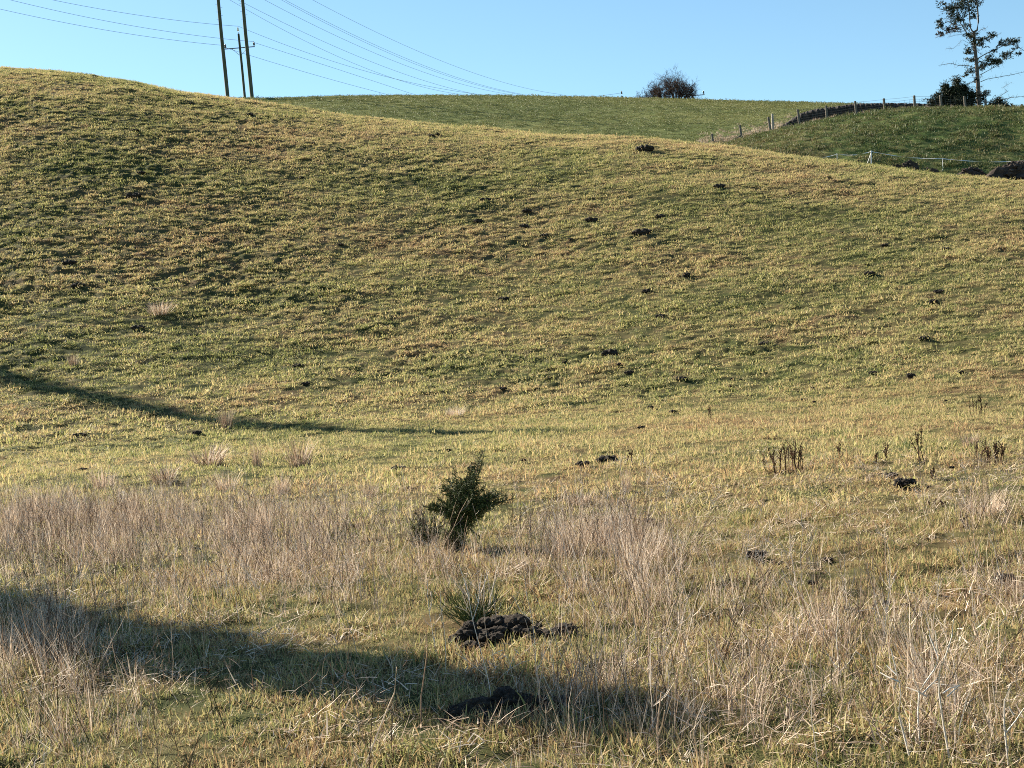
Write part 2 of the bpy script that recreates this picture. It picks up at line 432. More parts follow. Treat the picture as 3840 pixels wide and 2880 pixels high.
# ------------------------------------------------------------------ plants too many to count: one object each, clumps scattered on the land
def scatter(name, protos, P, scale, rotz, tilt, idx):
    me = D.meshes.new(name); me.vertices.add(len(P)); me.vertices.foreach_set('co', np.asarray(P, np.float32).ravel())
    rot = np.stack([tilt[0], tilt[1], rotz], -1).astype(np.float32)
    me.attributes.new('rot', 'FLOAT_VECTOR', 'POINT').data.foreach_set('vector', rot.ravel())
    sc = scale if scale.ndim == 2 else np.repeat(scale[:, None], 3, 1)
    me.attributes.new('scl', 'FLOAT_VECTOR', 'POINT').data.foreach_set('vector', sc.astype(np.float32).ravel())
    me.attributes.new('idx', 'INT', 'POINT').data.foreach_set('value', idx.astype(np.int32))
    me.update()
    o = D.objects.new(name, me); COL.objects.link(o)
    g = D.node_groups.new(name, 'GeometryNodeTree')
    g.interface.new_socket('Geometry', in_out='INPUT', socket_type='NodeSocketGeometry')
    g.interface.new_socket('Geometry', in_out='OUTPUT', socket_type='NodeSocketGeometry')
    N, L = g.nodes, g.links
    gi, go, ip, jn = N.new('NodeGroupInput'), N.new('NodeGroupOutput'), N.new('GeometryNodeInstanceOnPoints'), N.new('GeometryNodeJoinGeometry')
    for po in reversed(protos):
        oi = N.new('GeometryNodeObjectInfo'); oi.inputs['Object'].default_value = po
        g2 = N.new('GeometryNodeGeometryToInstance'); L.new(oi.outputs['Geometry'], g2.inputs[0]); L.new(g2.outputs[0], jn.inputs[0])
    L.new(gi.outputs[0], ip.inputs['Points']); L.new(jn.outputs[0], ip.inputs['Instance']); ip.inputs['Pick Instance'].default_value = True
    for nm, ty, sock in (('idx', 'INT', 'Instance Index'), ('rot', 'FLOAT_VECTOR', None), ('scl', 'FLOAT_VECTOR', 'Scale')):
        na = N.new('GeometryNodeInputNamedAttribute'); na.data_type = ty; na.inputs['Name'].default_value = nm
        if sock: L.new(na.outputs[0], ip.inputs[sock])
        else:
            er = N.new('FunctionNodeEulerToRotation'); L.new(na.outputs[0], er.inputs[0]); L.new(er.outputs[0], ip.inputs['Rotation'])
    L.new(ip.outputs[0], go.inputs[0])
    o.modifiers.new('scatter', 'NODES').node_group = g
    return tag(o, kind='stuff')
def proto(name, mb, mat):
    return D.objects.new(name, mb.mesh(name, mat))           # a pattern for the scatter; never linked to the scene
def turf_clump(n, rad, h0, h1, wd, flat):
    m = MB()
    for _ in range(n):
        q = rad * math.sqrt(rng.random()); t = rng.random() * 6.283
        lean = abs(rng.normal(.35, .3)) if rng.random() > flat else rng.uniform(1.0, 1.5)
        m.blade((q * math.cos(t), q * math.sin(t), -.012), rng.random() * 6.283, lean, rng.uniform(h0, h1), wd * rng.uniform(.7, 1.4), rng.uniform(.1, 1.0))
    return m
def polar_pts(n, r0, r1, amax):
    r = np.sqrt(rng.uniform(r0 * r0, r1 * r1, n)); a = rng.uniform(-amax, amax, n)
    return np.sin(a) * r, np.cos(a) * r, r, a
def rand_args(n, k, t=.2):
    return dict(rotz=rng.uniform(0, 6.283, n), tilt=(rng.normal(0, t, n), rng.normal(0, t, n)), idx=rng.integers(0, k, n))
def lumpy(x, y):
    return np.clip(.95 + .75 * perlin(x / .5, y / .5, 41) + .4 * perlin(x / 2.2, y / 2.2, 42), .5, 1.9)

pn = [proto('turf_a', turf_clump(38, .075, .02, .07, .0045, .5), m_meadow) for _ in range(6)]
x, y, r, a = polar_pts(19000, 4.0, 12, R(27))
scatter('meadow_grass', pn, np.stack([x, y, ground(x, y)], -1), lumpy(x, y) * rng.uniform(.75, 1.3, len(x)), **rand_args(len(x), 6))
pm = [proto('turf_b', turf_clump(44, .13, .02, .07, .0075, .6), m_turf) for _ in range(6)]
x, y, r, a = polar_pts(30000, 12, 31, R(26))
scatter('pasture_grass', pm, np.stack([x, y, ground(x, y)], -1), lumpy(x, y) * rng.uniform(.7, 1.35, len(x)), **rand_args(len(x), 6))
pf = [proto('turf_c', turf_clump(44, .19, .03, .10, .013, .5), m_turf) for _ in range(6)]
x, y, r, a = polar_pts(135000, 31, 110, R(25))
z = ground(x, y)
sc = lumpy(x, y) * rng.uniform(.6, 1.3, len(x))
scatter('hillside_grass', pf, np.stack([x, y, z], -1), np.stack([sc * 1.15, sc * 1.15, sc * .95], -1), **rand_args(len(x), 6))
pp = [proto('turf_d', turf_clump(36, .30, .05, .17, .025, .4), m_pad) for _ in range(5)]
x, y, r, a = polar_pts(26000, 76, 102, R(25)); k = a > R(4)
x, y = x[k], y[k]
scatter('paddock_grass', pp, np.stack([x, y, paddock(x, y)], -1), lumpy(x / 1.5, y / 1.5) * rng.uniform(.6, 1.4, len(x)), **rand_args(len(x), 5))
pq = [proto('turf_e', turf_clump(30, .35, .04, .11, .035, .45), m_far) for _ in range(5)]
x, y, r, a = polar_pts(36000, 95, 156, R(24)); k = a > R(-14)
x, y = x[k], y[k]
scatter('far_grass', pq, np.stack([x, y, farfield(x, y)], -1), rng.uniform(.6, 1.4, len(x)), **rand_args(len(x), 5))

pl_ = []
for _ in range(5):
    m = MB()
    for _ in range(26):
        q = .16 * math.sqrt(rng.random()); t = rng.random() * 6.283
        m.blade((q * math.cos(t), q * math.sin(t), rng.uniform(.005, .05)), rng.random() * 6.283, rng.uniform(.9, 1.6), rng.uniform(.05, .15), .0036 * rng.uniform(.7, 1.4), rng.uniform(-.2, .5))
    pl_.append(proto('straw_litter', m, m_dry))
x, y, r, a = polar_pts(24000, 4.3, 30, R(26))
k = rng.random(len(x)) < np.clip(.22 + .6 * perlin(x / 1.6, y / 1.6, 61) + .3 * smooth(0, 7, x), .03, .9) * smooth(20, 7, r)
x, y = x[k], y[k]
scatter('straw_litter', pl_, np.stack([x, y, ground(x, y) + .01], -1), rng.uniform(.6, 1.3, len(x)), **rand_args(len(x), 5, .25))
# coarser tufts that throw the streaky shadows on the slope
pk = [proto('coarse_tuft', turf_clump(46, .16, .06, .14, .011, .4), m_turf) for _ in range(5)]
x, y, r, a = polar_pts(15000, 14, 108, R(25))
k = rng.random(len(x)) < np.clip(.45 + .8 * perlin(x / 2.1, y / 2.1, 63), .05, 1) * smooth(12, 26, r)
x, y, r = x[k], y[k], r[k]
scatter('coarse_grass', pk, np.stack([x, y, ground(x, y)], -1), rng.uniform(.6, 1.35, len(x)), **rand_args(len(x), 5))

# tall dead grass and dead weeds: where the photograph has them
BLOBS = [(300, 1960, 520, 90, 1), (1000, 2010, 420, 90, .9), (250, 2090, 400, 80, .9), (1100, 2130, 300, 100, .7), (2250, 2090, 280, 110, 1), (2380, 2270, 220, 130, .75),
         (1950, 2150, 250, 70, .5), (3200, 2450, 260, 150, .75), (3550, 2700, 320, 190, .7), (2850, 2620, 350, 220, .55), (2350, 2680, 280, 180, .7), (150, 2480, 300, 200, .6),
         (250, 2750, 330, 150, .5), (1600, 2150, 250, 70, .5), (3750, 2260, 150, 90, .5), (2780, 2260, 220, 80, .45), (750, 2230, 350, 100, .5), (3690, 1940, 120, 40, .6), (1250, 2250, 300, 80, .35)]
def blobw(X, Y):
    w_ = np.zeros_like(X)
    for cx, cy, sx, sy, k in BLOBS:
        w_ = np.maximum(w_, k * np.exp(-((X - cx) / sx) ** 2 - ((Y - cy) / sy) ** 2))
    return w_
def dry_tuft(n, rad, h0, h1, wd):
    m = MB()
    for _ in range(n):
        q = rad * math.sqrt(rng.random()); t = rng.random() * 6.283
        m.blade((q * math.cos(t), q * math.sin(t), -.02), t + rng.normal(0, .8), abs(rng.normal(.15, .22)), rng.uniform(h0, h1), wd * rng.uniform(.6, 1.3), rng.uniform(.0, .9))
    return m
def weed(h, br):
    m = MB(); p = np.array([0, 0, -.02]); d = np.array([rng.normal(0, .16), rng.normal(0, .16), 1]); pts = [p]
    for k in range(5):
        d = d + np.array([rng.normal(0, .10), rng.normal(0, .10), 0]); p = p + d / np.linalg.norm(d) * h / 5; pts.append(p)
    tn = rng.random(); m.tube(pts, np.linspace(.0021, .0010, 6), 3, tn, False)
    for _ in range(br):
        k = rng.integers(1, 5); q = pts[k]; az = rng.random() * 6.283; L = rng.uniform(.15, .4) * h * (1.15 - k * .15)
        e1 = q + L * .5 * np.array([math.cos(az) * .7, math.sin(az) * .7, .75]); e2 = e1 + L * .5 * np.array([math.cos(az) * .4, math.sin(az) * .4, .95])
        m.tube([q, e1, e2], [.0014, .0011, .0008], 3, tn, False)
        if rng.random() < .6:
            e3 = e1 + L * .3 * np.array([math.cos(az + 1) * .7, math.sin(az + 1) * .7, .8]); m.tube([e1, e3], [.0013, .0008], 3, tn, False)
    return m
pd = [proto('straw_tuft', dry_tuft(10, .05, .12, .46, .0036), m_dry) for _ in range(7)]
x, y, r, a = polar_pts(60000, 4.3, 27, R(26))
z = ground(x, y); PX, PY = project(np.stack([x, y, z], -1))
wt = np.clip(blobw(PX, PY) * (.55 + .9 * smooth(-.3, .4, perlin(x / .5, y / .5, 51))), 0, 1.3)
near = smooth(27, 8, r)
k = rng.random(len(x)) < wt * (.40 + .60 * near) + .006 * smooth(16, 8, r)
print('dry tufts', k.sum())
x, y, z, wt = x[k], y[k], z[k], wt[k]
scatter('dry_grass', pd, np.stack([x, y, z], -1), rng.uniform(.5, 1.2, len(x)) * (.6 + .4 * np.clip(wt, 0, 1)), **rand_args(len(x), 7, .22))
pw = [proto('weed_skeleton', weed(rng.uniform(.35, .6), rng.integers(3, 8)), m_weed) for _ in range(10)] + [proto('straw_stem', weed(rng.uniform(.4, .6), 1), m_dry) for _ in range(5)]
x, y, r, a = polar_pts(30000, 4.6, 17, R(26))
z = ground(x, y); PX, PY = project(np.stack([x, y, z], -1))
k = rng.random(len(x)) < np.clip(blobw(PX, PY), 0, 1) * .42 + .016 * smooth(12, 7, r)
print('weeds', k.sum())
x, y, z = x[k], y[k], z[k]
scatter('dead_weeds', pw, np.stack([x, y, z], -1), rng.uniform(.5, 1.15, len(x)), **rand_args(len(x), 15, .2))
# pale grass along the fence line and on top of the bank
pt = [proto('fence_tuft', dry_tuft(34, .28, .10, .36, .02), m_dry) for _ in range(5)]
t = rng.random(900); xs = 2620 + t * 960
a, e = ray_ae(xs, np.full(900, 450.0)); rr = rng.normal(101.3, .9, 900)
k = (np.interp(xs, [2600, 2990, 3050, 3600], [1, 1, .5, .35]) > rng.random(900)); a, rr = a[k], rr[k]
x, y = np.sin(a) * rr, np.cos(a) * rr
scatter('fence_line_grass', pt, np.stack([x, y, paddock(x, y) - .03], -1), rng.uniform(.5, 1.1, len(x)), **rand_args(len(x), 5))

pts_ = []
for k in range(420):
    xx = rng.uniform(2620, 3010); up = np.interp(xx, [2620, 2680, 2780, 2890, 3010], [545, 540, 522, 492, 466]); yy = up - abs(rng.normal(0, 20)) + 6
    pts_.append(hit(xx, yy, farfield, 88, 152))
pts_ = np.array(pts_)
scatter('gully_grass', pt, pts_, rng.uniform(.4, .95, len(pts_)), **rand_args(len(pts_), 5))

# ------------------------------------------------------------------ power poles and lines on the far crest
MP = .0303 * 152 / 155                                            # metres per photo pixel at the poles
def pole_at(X, Y, r, sink=.4):
    p = at(X, Y, r); p[2] = farfield(np.array([p[0]]), np.array([p[1]]))[0]
    return p
def big_pole(X, label, hh):
    p = pole_at(X, 368, 151.5)
    t = empty('power_pole', p)
    m = MB(); m.tube([(0, 0, -.8), (.01, 0, 3), (-.02, 0, 7), (.01, 0, 11), (0, 0, hh)], [.215, .205, .19, .175, .155], 12)
    m.build('pole', m_pole, t, True)
    for k in range(9):                                            # climbing pegs high on the pole
        zz = 8.6 + k * .42; sx = 1 if k % 2 else -1
        m = MB(); m.tube([(sx * .16, 0, zz), (sx * .36, 0, zz + .03)], .014, 4); m.build('climbing_peg', m_steel, t)
    m = MB(); m.tube([(-1.3, -.2, hh - .6), (1.3, -.2, hh - .6)], .07, 6); m.build('crossarm', m_wood, t)
    return tag(t, label, 'power pole', 'tall power poles on the crest'), p
pl, pL = big_pole(854, 'left one of the two tallest dark wooden power poles on the crest', 17.0)
pr, pR = big_pole(945, 'right one of the two tallest dark wooden power poles on the crest', 17.0)
def insulator(mat, parent, x, z, sc=1.0):
    m = MB(); m.tube([(x, 0, z), (x, 0, z + .12 * sc), (x, 0, z + .16 * sc), (x, 0, z + .3 * sc), (x, 0, z + .34 * sc), (x, 0, z + .5 * sc), (x, 0, z + .56 * sc)],
                     [.02, .02, .13 * sc, .08 * sc, .12 * sc, .06 * sc, .03 * sc], 10)
    return m.build('insulator', mat, parent, True)
def util_pole(base, H, arm_z, half, label, white=True):
    t = empty('utility_pole', base, R(2))
    m = MB(); m.tube([(0, 0, -.8), (.02, 0, H * .5), (0, 0, H)], [.15, .135, .115], 10); m.build('pole', m_pole, t, True)
    m = MB(); m.tube([(-half, -.16, arm_z - .0), (half, -.16, arm_z + .0)], .055, 5); m.build('crossarm', m_steel, t)
    for sx in (-1, 1):
        m = MB(); m.tube([(sx * half * .52, -.17, arm_z - .05), (sx * .1, -.14, arm_z - .78)], .02, 4); m.build('brace', m_steel, t)
        insulator(m_ins, t, sx * half * .95, arm_z + .04, 1.0)
    m = MB(); m.tube([(0, 0, H - .3), (-.02, 0, H + .36)], .025, 5); m.build('pin', m_steel, t)
    insulator(m_inw if white else m_ins, t, -.02, H + .18, 1.0)
    return tag(t, label, 'utility pole', 'utility poles of the small power line')
pM = pole_at(918, 368, 153)
def z_of(X, Y, r): return at(X, Y, r)[2]
HM = z_of(890, 127, 153) - pM[2]; AZ = z_of(896, 181, 153) - pM[2]
util_pole(pM, HM, AZ, 1.65, 'shorter utility pole with a crossarm between the two tall poles')
pF = at(2333, 364, 196); gz = h_far(np.arctan2(pF[0], pF[1]), np.hypot(pF[0], pF[1])); HF = z_of(2334, 360, 196) - gz; pF[2] = gz
util_pole(pF, HF, HF - 1.6, 1.65, 'pole tip just showing over the crest left of the bare bush', False)
pG = at(2598, 366, 190); gz = h_far(np.arctan2(pG[0], pG[1]), np.hypot(pG[0], pG[1])); AG = z_of(2598, 358, 190) - gz; pG[2] = gz
util_pole(pG, AG + .1, AG - .05, 1.62, 'dark crossarm pole half hidden at the right edge of the bare bush', False)
pO = at(-2100, 250, 128); pO[2] = h_far(np.arctan2(pO[0], pO[1]), np.hypot(pO[0], pO[1]))

def line_pts(pxs, Aw, Bw):
    """points of a wire: where the rays meet the upright plane through A and B"""
    n = np.array([-(Bw[1] - Aw[1]), Bw[0] - Aw[0]]); L2 = np.dot(Bw[:2] - Aw[:2], Bw[:2] - Aw[:2])
    out = []
    for X_, Y_ in pxs:
        d = ray([X_], [Y_])[0]; k = np.dot(Aw[:2], n) / np.dot(d[:2], n); q = d * k
        out.append((np.dot(q[:2] - Aw[:2], Bw[:2] - Aw[:2]) / L2, q[2]))
    return np.array(out)
def wire_span(m, pxs, Aw, Bw, s0, s1, extra=None, rad=.017, extend=False):
    sz = line_pts(pxs, Aw, Bw)
    if extra: sz = np.vstack([sz, extra])
    c = np.polyfit(sz[:, 0], sz[:, 1], 2)
    ss = np.linspace(s0, s1, 40)
    sl_ = sz[:, 0].max(); g_ = np.polyval(np.polyder(c), sl_)
    zq = (lambda q: np.polyval(c, q) if q <= sl_ or extend else np.polyval(c, sl_) + g_ * .6 * (q - sl_))
    pts = [np.array([Aw[0] + (Bw[0] - Aw[0]) * q, Aw[1] + (Bw[1] - Aw[1]) * q, zq(q)]) for q in ss]
    m.tube(pts, rad, 4, .5)
    return pts
off = np.array([1.57, 0, 0])
dist = [('top wire of the small power line, held by the white insulator', [(199, 0), (452, 47), (700, 80), (886, 98)], [(934, 122), (1171, 197), (1442, 278), (1707, 351)], 0 * off),
        ('middle wire of the small power line, on the right end of the crossarm', [(41, 0), (452, 90), (700, 127), (946, 156)], [(951, 159), (1239, 251), (1551, 354)], off),
        ('lowest wire of the small power line, passing behind the left tall pole', [(0, 34), (452, 122), (823, 169)], [(944, 210), (1171, 278), (1463, 357)], -off)]
for lab, lp, rp, o_ in dist:
    m = MB()
    wire_span(m, lp, pM + o_, pO + o_, 0, 1, extend=True)
    wire_span(m, rp, pM + o_, pF + o_, 0, 1, [(1.0, pF[2] + HF + .5)] if not o_.any() else None, extend=not o_.any())
    tag(m.build('power_line', m_wire), lab, 'power line', 'wires of the small power line')
# the off-frame pole that carries the left spans
zt = np.polyval(np.polyfit(*line_pts(dist[0][1], pM, pO).T, 2), 1.0)
util_pole(pO, max(zt - pO[2] - .7, 6), max(zt - pO[2] - 1.9, 5), 1.65, 'utility pole standing beyond the left edge of the picture')
farT = at(2500, 430, 420)
trans = [('lowest long wire descending right from the tall poles', [(920, 34), (1171, 166), (1375, 258), (1707, 351)]), ('second lowest long wire descending right from the tall poles', [(920, 14), (1171, 136), (1442, 251), (1788, 354)]),
         ('third lowest long wire descending right from the tall poles', [(995, 0), (1239, 125), (1442, 216), (1646, 288), (1903, 353)]), ('lower wire of the close pair descending right to the crest', [(1059, 0), (1307, 132), (1510, 222), (1714, 294), (1940, 353)]),
         ('upper wire of the close pair descending right to the crest', [(1072, 0), (1320, 130), (1520, 219), (1725, 292), (1958, 354)]), ('topmost long wire descending right high over the far field', [(1175, 0), (1442, 136), (1646, 227), (1849, 295), (2107, 355)])]
for i, (lab, px) in enumerate(trans):
    src = (pL if i in (0, 3) else pR).copy(); src[0] += (-1.2, -1.0, 0, 0, 1.0, 1.2)[i]
    m = MB(); dst = farT + np.array([i * 2.0, 0, 0])
    wire_span(m, px, src, dst, 0.0, .6, None, .02)
    tag(m.build('power_line', m_wire), lab, 'power line', 'long wires from the tall poles')

# ------------------------------------------------------------------ fence along the paddock ridge
posts = [(2677, 550, 2669, 502), (2782, 525, 2774, 469), (2890, 494, 2881, 439), (2998, 466, 2991, 410), (3102, 448, 3097, 396), (3212, 431, 3206, 379), (3318, 420, 3314, 369),
         (3431, 404, 3428, 358), (3530, 401, 3526, 357), (3620, 403, 3616, 361), (3697, 403, 3695, 373), (3744, 403, 3743, 389), (3832, 408, 3831, 391)]
fb = at(3102, 448, 100.6)
fence = empty('livestock_fence', fb)
tag(fence, 'post and netting fence curving up the ridge in front of the dark earth bank', 'fence')
bases = []
for i, (bxp, byp, txp, typ) in enumerate(posts):
    rr = 99.4 + (0 if i < 9 else (i - 8) * .8)
    p = at(bxp, byp, rr)
    q = at(txp, typ, rr + .02)
    if i > 8: p[2] = min(p[2], paddock(np.array([p[0]]), np.array([p[1]]))[0])
    bases.append((p, q))
    d = q - p; d[2] = max(d[2], .5)
    m = MB(); dn = d / np.linalg.norm(d)
    m.tube([-dn * .5, d * .5, d * .97, d], [.095, .09, .085, .06], 8)
    m.build('post', m_wood, fence, loc=p - fb)
p = at(2899, 487, 100.2); q = at(2896, 427, 100.2); m = MB(); m.tube([-.4 * (q - p) / np.linalg.norm(q - p), (q - p) * .97, q - p], [.1, .09, .07], 8)
o = m.build('post', m_wood2, fence, loc=p - fb); o['label'] = 'paler extra post close behind its neighbour'
p = at(2782, 522, 99.4); q = at(2715, 551, 99.0); m = MB(); m.tube([(0, 0, .3), q - p], .05, 6); m.build('strut', m_wood, fence, loc=p - fb)
net = MB()
for (p0, q0), (p1, q1) in zip(bases[:-1], bases[1:]):
    for fz in (.08, .22, .36, .52, .70, .92):
        net.tube([p0 + (q0 - p0) * fz - fb, (p0 + p1) / 2 + (q0 - p0 + q1 - p1) / 2 * fz - fb + np.array([0, 0, -.02]), p1 + (q1 - p1) * fz - fb], .0075, 3, .5, False)
    nv = max(2, int(np.linalg.norm((p1 - p0)[:2]) / .32))
    for k in range(1, nv):
        b0 = p0 + (p1 - p0) * k / nv; h0 = ((q0 - p0) * (1 - k / nv) + (q1 - p1) * k / nv)
        net.tube([b0 + h0 * .06 - fb, b0 + h0 * .7 - fb], .006, 3, .5, False)
net.build('wire_netting', m_steel, fence)

# white electric tape in the paddock
tp = [(3000, 592, None), (3139, 578, 607), (3267, 568, 618), (3535, 595, 638), (3860, 602, 650)]
tf = hit(3267, 618, paddock, 76, 100)
tape = empty('electric_tape_fence', tf)
tag(tape, 'white electric tape on thin stakes across the green paddock', 'fence')
tops = []
for X_, Y_, B_ in tp:
    b = hit(X_, B_ if B_ else 622, paddock, 76, 100); r_ = np.hypot(b[0], b[1])
    tpt = at(X_, Y_, r_); tops.append(tpt)
    if B_:
        m = MB(); m.tube([(0, 0, -.15), tpt - b, tpt - b + np.array([0, 0, .05])], .016 if X_ != 3267 else .03, 6); m.build('stake', m_tape, tape, loc=b - tf)
b = hit(3250, 612, paddock, 76, 100); m = MB(); m.tube([(0, 0, -.1), tops[2] - b - np.array([0, 0, .05])], .018, 6); m.build('stay', m_tape, tape, loc=b - tf)
m = MB()
for p0, p1 in zip(tops[:-1], tops[1:]):
    n = 60; vs = []; ph = rng.random() * 6
    for k in range(n + 1):
        c = p0 + (p1 - p0) * k / n - tf; an = 1.2 * math.sin(k * .16 + ph) * 1.0
        off_ = np.array([0, .02 * math.sin(an), .02 * math.cos(an)]); c = c + np.array([0, 0, -.12 * math.sin(math.pi * k / n)])
        vs += [c - off_, c + off_]
    m.add(vs, [(2 * k, 2 * k + 2, 2 * k + 3, 2 * k + 1) for k in range(n)], .5)
m.build('tape', m_tape, tape)

# ------------------------------------------------------------------ trees and bushes
TM = 104.0 / CAM_F / 3.75 * .2893                                  # metres per pixel of the measured tree crop
cr_, sr_ = math.cos(ROLL), math.sin(ROLL)
def tree_pt(zx, zy, dy=0.0, ox=935, oy=1385):
    dx, du = (zx - ox) * TM, (oy - zy) * TM
    return np.array([dx * cr_ + du * sr_, dy, -dx * sr_ + du * cr_])
def limb_path(pts, y0, y1):
    n = len(pts); return [tree_pt(px_, py_, y0 + (y1 - y0) * k / max(n - 1, 1)) for k, (px_, py_) in enumerate(pts)]
def sprigs(m, c, rx, ry, rz, n, size, tone0=None, droop=.0):
    """a pad of foliage: many short needle sprigs pointing outward"""
    for _ in range(n):
        d = rng.normal(size=3); d /= np.linalg.norm(d); q = rng.random() ** .45
        p = c + d * np.array([rx, ry, rz]) * q
        o = d + rng.normal(0, .55, 3) + np.array([0, 0, .25 - droop]); o /= np.linalg.norm(o)
        sd = np.cross(o, rng.normal(size=3)); sd /= np.linalg.norm(sd) + 1e-9
        L = size * rng.uniform(.6, 1.5); wd = size * .2
        m.add([p, p + o * L * .45 + sd * wd, p + o * L, p + o * L * .45 - sd * wd], [(0, 1, 2, 3)], tone0 if tone0 is not None else rng.random())
        sd2 = np.cross(o, sd)
        m.add([p, p + o * L * .4 + sd2 * wd, p + o * L * .9, p + o * L * .4 - sd2 * wd], [(0, 1, 2, 3)], rng.random())
def spray(m, c, rx, ry, rz, ntw, per, size):
    """conifer foliage: short side twigs fanning out of a limb, each feathered with needles"""
    for _ in range(ntw):
        d = rng.normal(size=3) * np.array([1, 1, .8]) + np.array([0, 0, .15]); d /= np.linalg.norm(d)
        b = c + rng.normal(0, .35, 3) * np.array([rx, ry, rz]); e = b + d * np.array([rx, ry, rz]) * rng.uniform(.5, 1.15); ln = np.linalg.norm(e - b) + 1e-6; ax = (e - b) / ln
        for k in range(per):
            t = (k + rng.random()) / per; p = b + (e - b) * t; o = ax * .9 + rng.normal(0, .55, 3); o /= np.linalg.norm(o)
            sd = np.cross(o, rng.normal(size=3)); sd /= np.linalg.norm(sd) + 1e-9
            L = size * rng.uniform(.6, 1.3) * (1.1 - .4 * t); wd = size * .16
            m.add([p - sd * wd * .5, p + o * L * .5 + sd * wd, p + o * L, p + o * L * .5 - sd * wd], [(0, 1, 2, 3)], rng.random())
def twiglets(m, pts, n, L, rad=.012):
    for _ in range(n):
        k = rng.integers(0, len(pts) - 1); t = rng.random(); p = pts[k] * (1 - t) + pts[k + 1] * t
        d = rng.normal(size=3) + np.array([0, 0, .1]); d /= np.linalg.norm(d); e = p + d * L * rng.uniform(.4, 1)
        m.tube([p, (p + e) / 2 + rng.normal(0, L * .06, 3), e], [rad, rad * .8, rad * .5], 3, None, False)
bp = at(3400 + 935 * .2893, 404, 103.0)
tree = empty('conifer_tree', bp - np.array([0, 0, .15]))
tag(tree, 'tall ragged windswept conifer with bare trunk on the right ridge', 'tree')
m = MB()
m.tube(limb_path([(938, 1400), (935, 1300), (925, 1150), (912, 960), (900, 830), (882, 650), (872, 540), (868, 450)], 0, 0), [.20, .17, .145, .13, .12, .105, .095, .09], 10)
m.tube(limb_path([(868, 455), (905, 430), (920, 330), (910, 180), (895, 60), (880, -80), (874, -260), (880, -430)], 0, .1), [.085, .07, .06, .055, .05, .042, .03, .012], 8)
m.tube(limb_path([(850, 450), (822, 410), (805, 300), (792, 180), (775, 90), (760, -40)], 0, -.3), [.06, .04, .035, .03, .025, .012], 6)
m.build('trunk', m_bark, tree, True)
limbs = [([(840, 545), (760, 450), (690, 360), (650, 240), (620, 150)], -.5, .045), ([(700, 375), (600, 375), (480, 350)], -.8, .03), ([(770, 440), (600, 440), (430, 505)], .6, .03),
         ([(880, 620), (960, 560), (1100, 490)], .5, .035), ([(900, 780), (1000, 720), (1200, 630), (1330, 620), (1450, 710)], -.6, .04), ([(920, 880), (1050, 830), (1200, 790), (1310, 730)], .7, .04),
         ([(940, 970), (1050, 910), (1200, 830)], -.4, .028), ([(890, 885), (800, 850), (700, 850), (600, 820), (470, 840)], .3, .028), ([(870, 1050), (740, 1085)], .3, .016), ([(950, 1050), (1020, 1022), (1300, 975), (1540, 925)], -.4, .026),
         ([(930, 1310), (1050, 1290), (1280, 1240), (1390, 1220), (1530, 1208)], .5, .03), ([(930, 1320), (1060, 1280), (1200, 1210), (1275, 1165)], -.3, .022), ([(1275, 1165), (1215, 1120), (1310, 1060)], -.3, .014),
         ([(900, 470), (960, 420), (1040, 390)], .3, .022), ([(910, 690), (950, 730)], -.2, .02), ([(915, 130), (960, 80), (1040, 30)], .3, .018), ([(860, 620), (740, 540), (640, 640), (560, 630)], .5, .014),
         ([(905, 1000), (850, 990)], .1, .02), ([(945, 1000), (975, 960)], .1, .02), ([(948, 1105), (985, 1100)], .1, .018), ([(820, 480), (680, 480), (560, 510)], .2, .014), ([(780, 930), (700, 1010), (540, 1040)], .2, .012)]
for pts, dy, rd in limbs:
    m = MB(); pth = limb_path(pts, 0, dy); m.tube(pth, np.linspace(rd, rd * .35, len(pth)), 6); twiglets(m, pth[1:] if len(pth) > 2 else pth, int(6 + len(pth) * 4), .38, rd * .3)
    m.build('branch', m_bark, tree)
pads = [(640, 190, 130, 75, 230), (710, 110, 110, 90, 220), (560, 160, 90, 40, 90), (480, 120, 45, 22, 30), (800, 220, 70, 60, 90), (700, 30, 50, 65, 80), (620, 260, 60, 60, 80), (690, 310, 60, 55, 80), (880, 60, 85, 85, 200), (960, 30, 40, 30, 30), (860, -60, 100, 90, 200),
        (760, -90, 90, 70, 120), (950, -120, 80, 60, 90), (880, -220, 90, 80, 140), (878, -350, 60, 80, 90), (475, 350, 48, 52, 110), (630, 345, 70, 30, 60), (800, 370, 50, 35, 40), (840, 290, 50, 35, 50), (560, 430, 70, 32, 80), (450, 495, 40, 24, 45), (640, 410, 60, 35, 70),
        (860, 490, 55, 42, 90), (760, 500, 35, 20, 30), (980, 530, 65, 38, 90), (1080, 500, 55, 35, 80), (960, 600, 55, 40, 70), (850, 580, 45, 35, 60), (820, 670, 50, 45, 90), (870, 640, 35, 60, 60),
        (1190, 590, 50, 32, 70), (1290, 580, 75, 38, 120), (1365, 575, 35, 35, 50), (1430, 705, 32, 15, 25), (1350, 660, 30, 15, 15), (1085, 690, 35, 20, 35), (1050, 760, 60, 45, 90), (1000, 830, 65, 45, 110), (1090, 830, 70, 40, 110), (1180, 790, 50, 32, 60), (1255, 735, 55, 48, 110),
        (860, 780, 80, 26, 70), (950, 880, 45, 20, 35), (820, 920, 55, 42, 80), (790, 960, 30, 22, 25), (880, 1040, 22, 18, 18), (900, 1210, 60, 40, 80), (985, 1220, 60, 55, 110), (940, 1280, 75, 45, 110), (1010, 1190, 35, 45, 40)]
for i, (zx, zy, rx, rz, n) in enumerate(pads):
    m = MB(); br = zx < 700 and 400 < zy < 520
    spray(m, tree_pt(zx, zy, rng.uniform(-.45, .45)), rx * TM * 1.15, max(rx, rz) * TM, rz * TM * 1.2, int(n * .34) + 4, 10, .16)
    m.build('foliage', m_brown if br else m_needle, tree)
